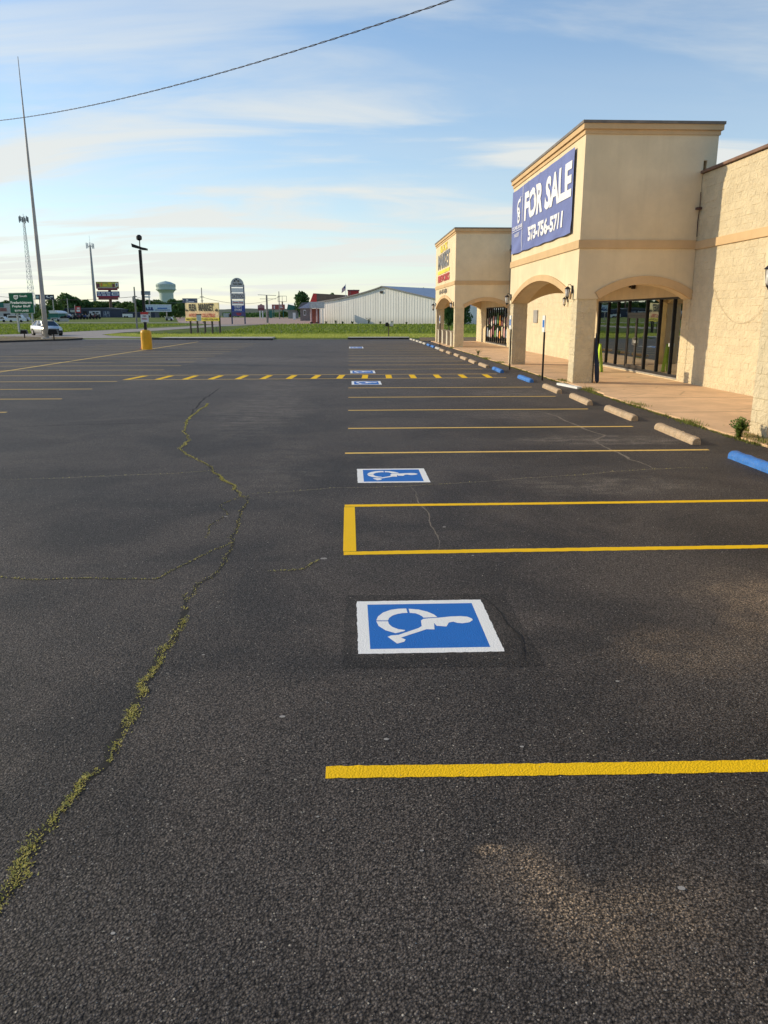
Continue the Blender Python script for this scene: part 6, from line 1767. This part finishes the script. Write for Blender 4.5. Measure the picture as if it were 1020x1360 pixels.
TR = [(8, 398, 330, 30, 0, 'dark tree behind the white shop at the left edge'),
      (34, 402, 340, 26, 0, 'dark tree half hidden behind the green highway sign'),
      (46, 412, 262, 14, 2, 'light green sapling between the sign post and the flagpole'),
      (58, 404, 300, 22, 0, 'dark tree standing directly behind the lower flagpole'),
      (68, 395, 330, 24, 1, 'mid green tree just right of the flagpole'),
      (56, 409, 268, 14, 1, 'low dense tree at the foot of the flagpole, behind the car'),
      (86, 388, 345, 30, 0, 'tallest dark tree, behind the left end of the blue workshop'),
      (100, 393, 350, 26, 0, 'dark tree behind the sign of the blue workshop'),
      (114, 397, 360, 26, 0, 'tree behind the mural of the blue workshop'),
      (128, 399, 370, 26, 1, 'tree behind the foot of the steel pole cell tower'),
      (141, 400, 375, 26, 1, 'tree right below the stacked billboards'),
      (155, 399, 380, 26, 0, 'tree at the right end of the blue workshop'),
      (168, 400, 370, 24, 1, 'tree behind the white box trailer'),
      (184, 396, 385, 28, 0, 'tree behind the lamp pole'),
      (172, 404, 348, 18, 2, 'paler round tree in front of the tree line left of the lamp pole'),
      (205, 397, 390, 26, 1, 'thin topped tree under the left side of the water tower'),
      (216, 400, 360, 28, 0, 'dark tree in front of the water tower column'),
      (231, 396, 330, 30, 0, 'large dark tree at the left of the flea market sign'),
      (238, 402, 300, 22, 0, 'dark tree touching the left edge of the flea market sign'),
      (222, 407, 290, 26, 0, 'low dark tree behind the long white and blue billboard'),
      (400, 385.5, 300, 27, 0, 'round dark tree standing alone left of the mansard building'),
      (442, 387.5, 330, 16, 0, 'tree top showing above the mansard roof'),
      (562, 381, 330, 16, 0, 'tree top showing above the blue-grey metal roof'),
      (470, 383.5, 330, 14, 0, 'tree top behind the tall red building'),
      (376, 413, 330, 16, 1, 'low tree under the empty sign frame')]
for a in TR:
    tree(a[0], a[1], 420, a[2], a[3] * 1.25, a[4], a[5])
# trees seen through the arch of the far tower
tree(597, 392, 440, 120, 30, 0, 'dense dark tree seen through the front arch of the far tower', None)
tree(611, 396, 440, 130, 30, 0, 'second dark tree behind the far tower pillars', None)
# hedgerow and low wood beyond: one mass each
mb = MB(); r_ = random.Random(41)
def mass(x0, x1, Y0, Y1, n, h, leaf, mb):
    for i in range(n):
        Yv = r_.uniform(Y0, Y1); X = r_.uniform(x0, x1) * Yv / 1070
        hh = h * (0.6 + 0.8 * abs(noise.noise((X * 0.03, Yv * 0.01, 3)))) * (r_.random() ** 0.5)
        p = Vector((X, Yv, gz(X, Yv) + hh)); nn = Vector((r_.gauss(0, 1), r_.gauss(-0.5, 1), r_.gauss(0.4, 1))).normalized(); u_ = nn.orthogonal().normalized() * leaf * r_.uniform(.5, 1.2); w_ = nn.cross(u_)
        mb.face([p - u_, p + w_, p + u_, p - w_])
mass(-540, -205, 395, 430, 9000, 6.5, 0.7, mb)
mass(-165, -40, 420, 480, 2600, 3.2, 0.6, mb)
tag(build('far_wood', mb, M_LEAF[0]), 'low far wood and scrub along the horizon behind the trees', kind='stuff')
# shrubs along the base of the metal building
for i, (px, s) in enumerate(((433, 0.9), (446, 1.1), (455, 0.8), (468, 0.8), (490, 2.0), (505, 0.8), (520, 1.0), (540, 0.7))):
    p = at(px, 430, 187.0 - (px - 463) * 0.05)
    bush((p.x, p.y, gz(p.x, p.y)), 0.75 * s, 'shrub', 'weedy shrub at the foot of the white metal building, number %d from the porch' % (i + 1) if False else
         ['small weed nearest the porch at the metal building wall', 'low weed second from the porch at the metal building wall', 'tiny weed third from the porch at the metal building wall', 'sparse weed left of the tall shrub at the metal wall',
          'tallest shrub against the middle of the white metal wall', 'small weed just right of the tall shrub at the metal wall', 'low weed above the mailboxes at the metal wall', 'low weed right of the mailboxes at the metal wall'][i], 50 + i, 0.22, 10, M_LEAF[0])
# hills
mb = MB(); N = 80; vs = []
for i in range(N + 1):
    x = -700 + 1500 * i / N
    h = 9 + 9 * noise.noise((x * 0.004, 1, 7)) + 2.5 * noise.noise((x * 0.03, 1, 7)) 
    h *= 1.0
    vs.append((x, 1000, 0.5)); vs.append((x, 1150, h + 1.2)); vs.append((x, 1500, 0.5))
mb.add(vs, [(3 * i + k, 3 * i + 3 + k, 3 * i + 4 + k, 3 * i + 1 + k) for i in range(N) for k in range(2)])
tag(build('hills', mb, simple('wooded_hill', (0.055, 0.075, 0.045), 0.95, 0, 0.25, 0.02), smooth_=True, fix=True), kind='structure')

# ------------------------------------------------------------------ grass blades on the lawn, the ditch bank and the island
mbA = MB(); mbB = MB(); r_ = random.Random(17)
for i in range(30000):
    Yv = 71 + 17.5 * r_.random() ** 0.9; X = r_.uniform(-26, 14)
    if X < -16 and Yv < 73.5 + max(0, (-16 - X)) * 1.1: continue
    if (-16.4 < X < -6.4 and Yv < 72.7) or (-0.1 < X < 5.5 and Yv < 72.2): continue
    if X < -25.2: continue
    tuft(mbA, Vector((X, Yv, gz(X, Yv) + 0.02)), r_.uniform(0.04, 0.12), 0.03, r_, 1, 0.8)
tag(build('mown_grass', mbA, M_GRASSB), 'mown sunlit yellow green grass strip beyond the lot', kind='stuff')
for i in range(34000):
    Yv = 87 + 95 * r_.random() ** 1.5
    X = r_.uniform(-0.50 * Yv, 0.20 * Yv)
    if -34.5 < X < -18 and not (X > -24 + 0.06 * (Yv - 87) + 1.5): continue
    if X < -34 and Yv < 89: continue
    tuft(mbB, Vector((X, Yv, gz(X, Yv) - 0.01)), r_.uniform(0.12, 0.38), 0.05 + Yv * 0.0006, r_, 1, 0.7)
tag(build('tall_grass', mbB, M_GRASSD), 'taller darker grass on the ditch bank beyond the mown strip', kind='stuff')
mbC = MB()
for i in range(5000):
    X = r_.uniform(-58, -29); Yv = r_.uniform(50, 75)
    yk = 62.4 - (-26.6 - X) * 0.46
    if Yv < yk + 0.6: continue
    if X > -31 and r_.random() < 0.7: continue
    tuft(mbC, Vector((X, Yv, 0.12)), r_.uniform(0.05, 0.16), 0.03, r_, 1, 0.8)
tag(build('island_grass', mbC, M_GRASSB), 'patchy grass on the kerbed island around the flagpole', kind='stuff')

# fade in the objects' order: nothing floats above, everything above is real geometry
bpy.context.view_layer.update()
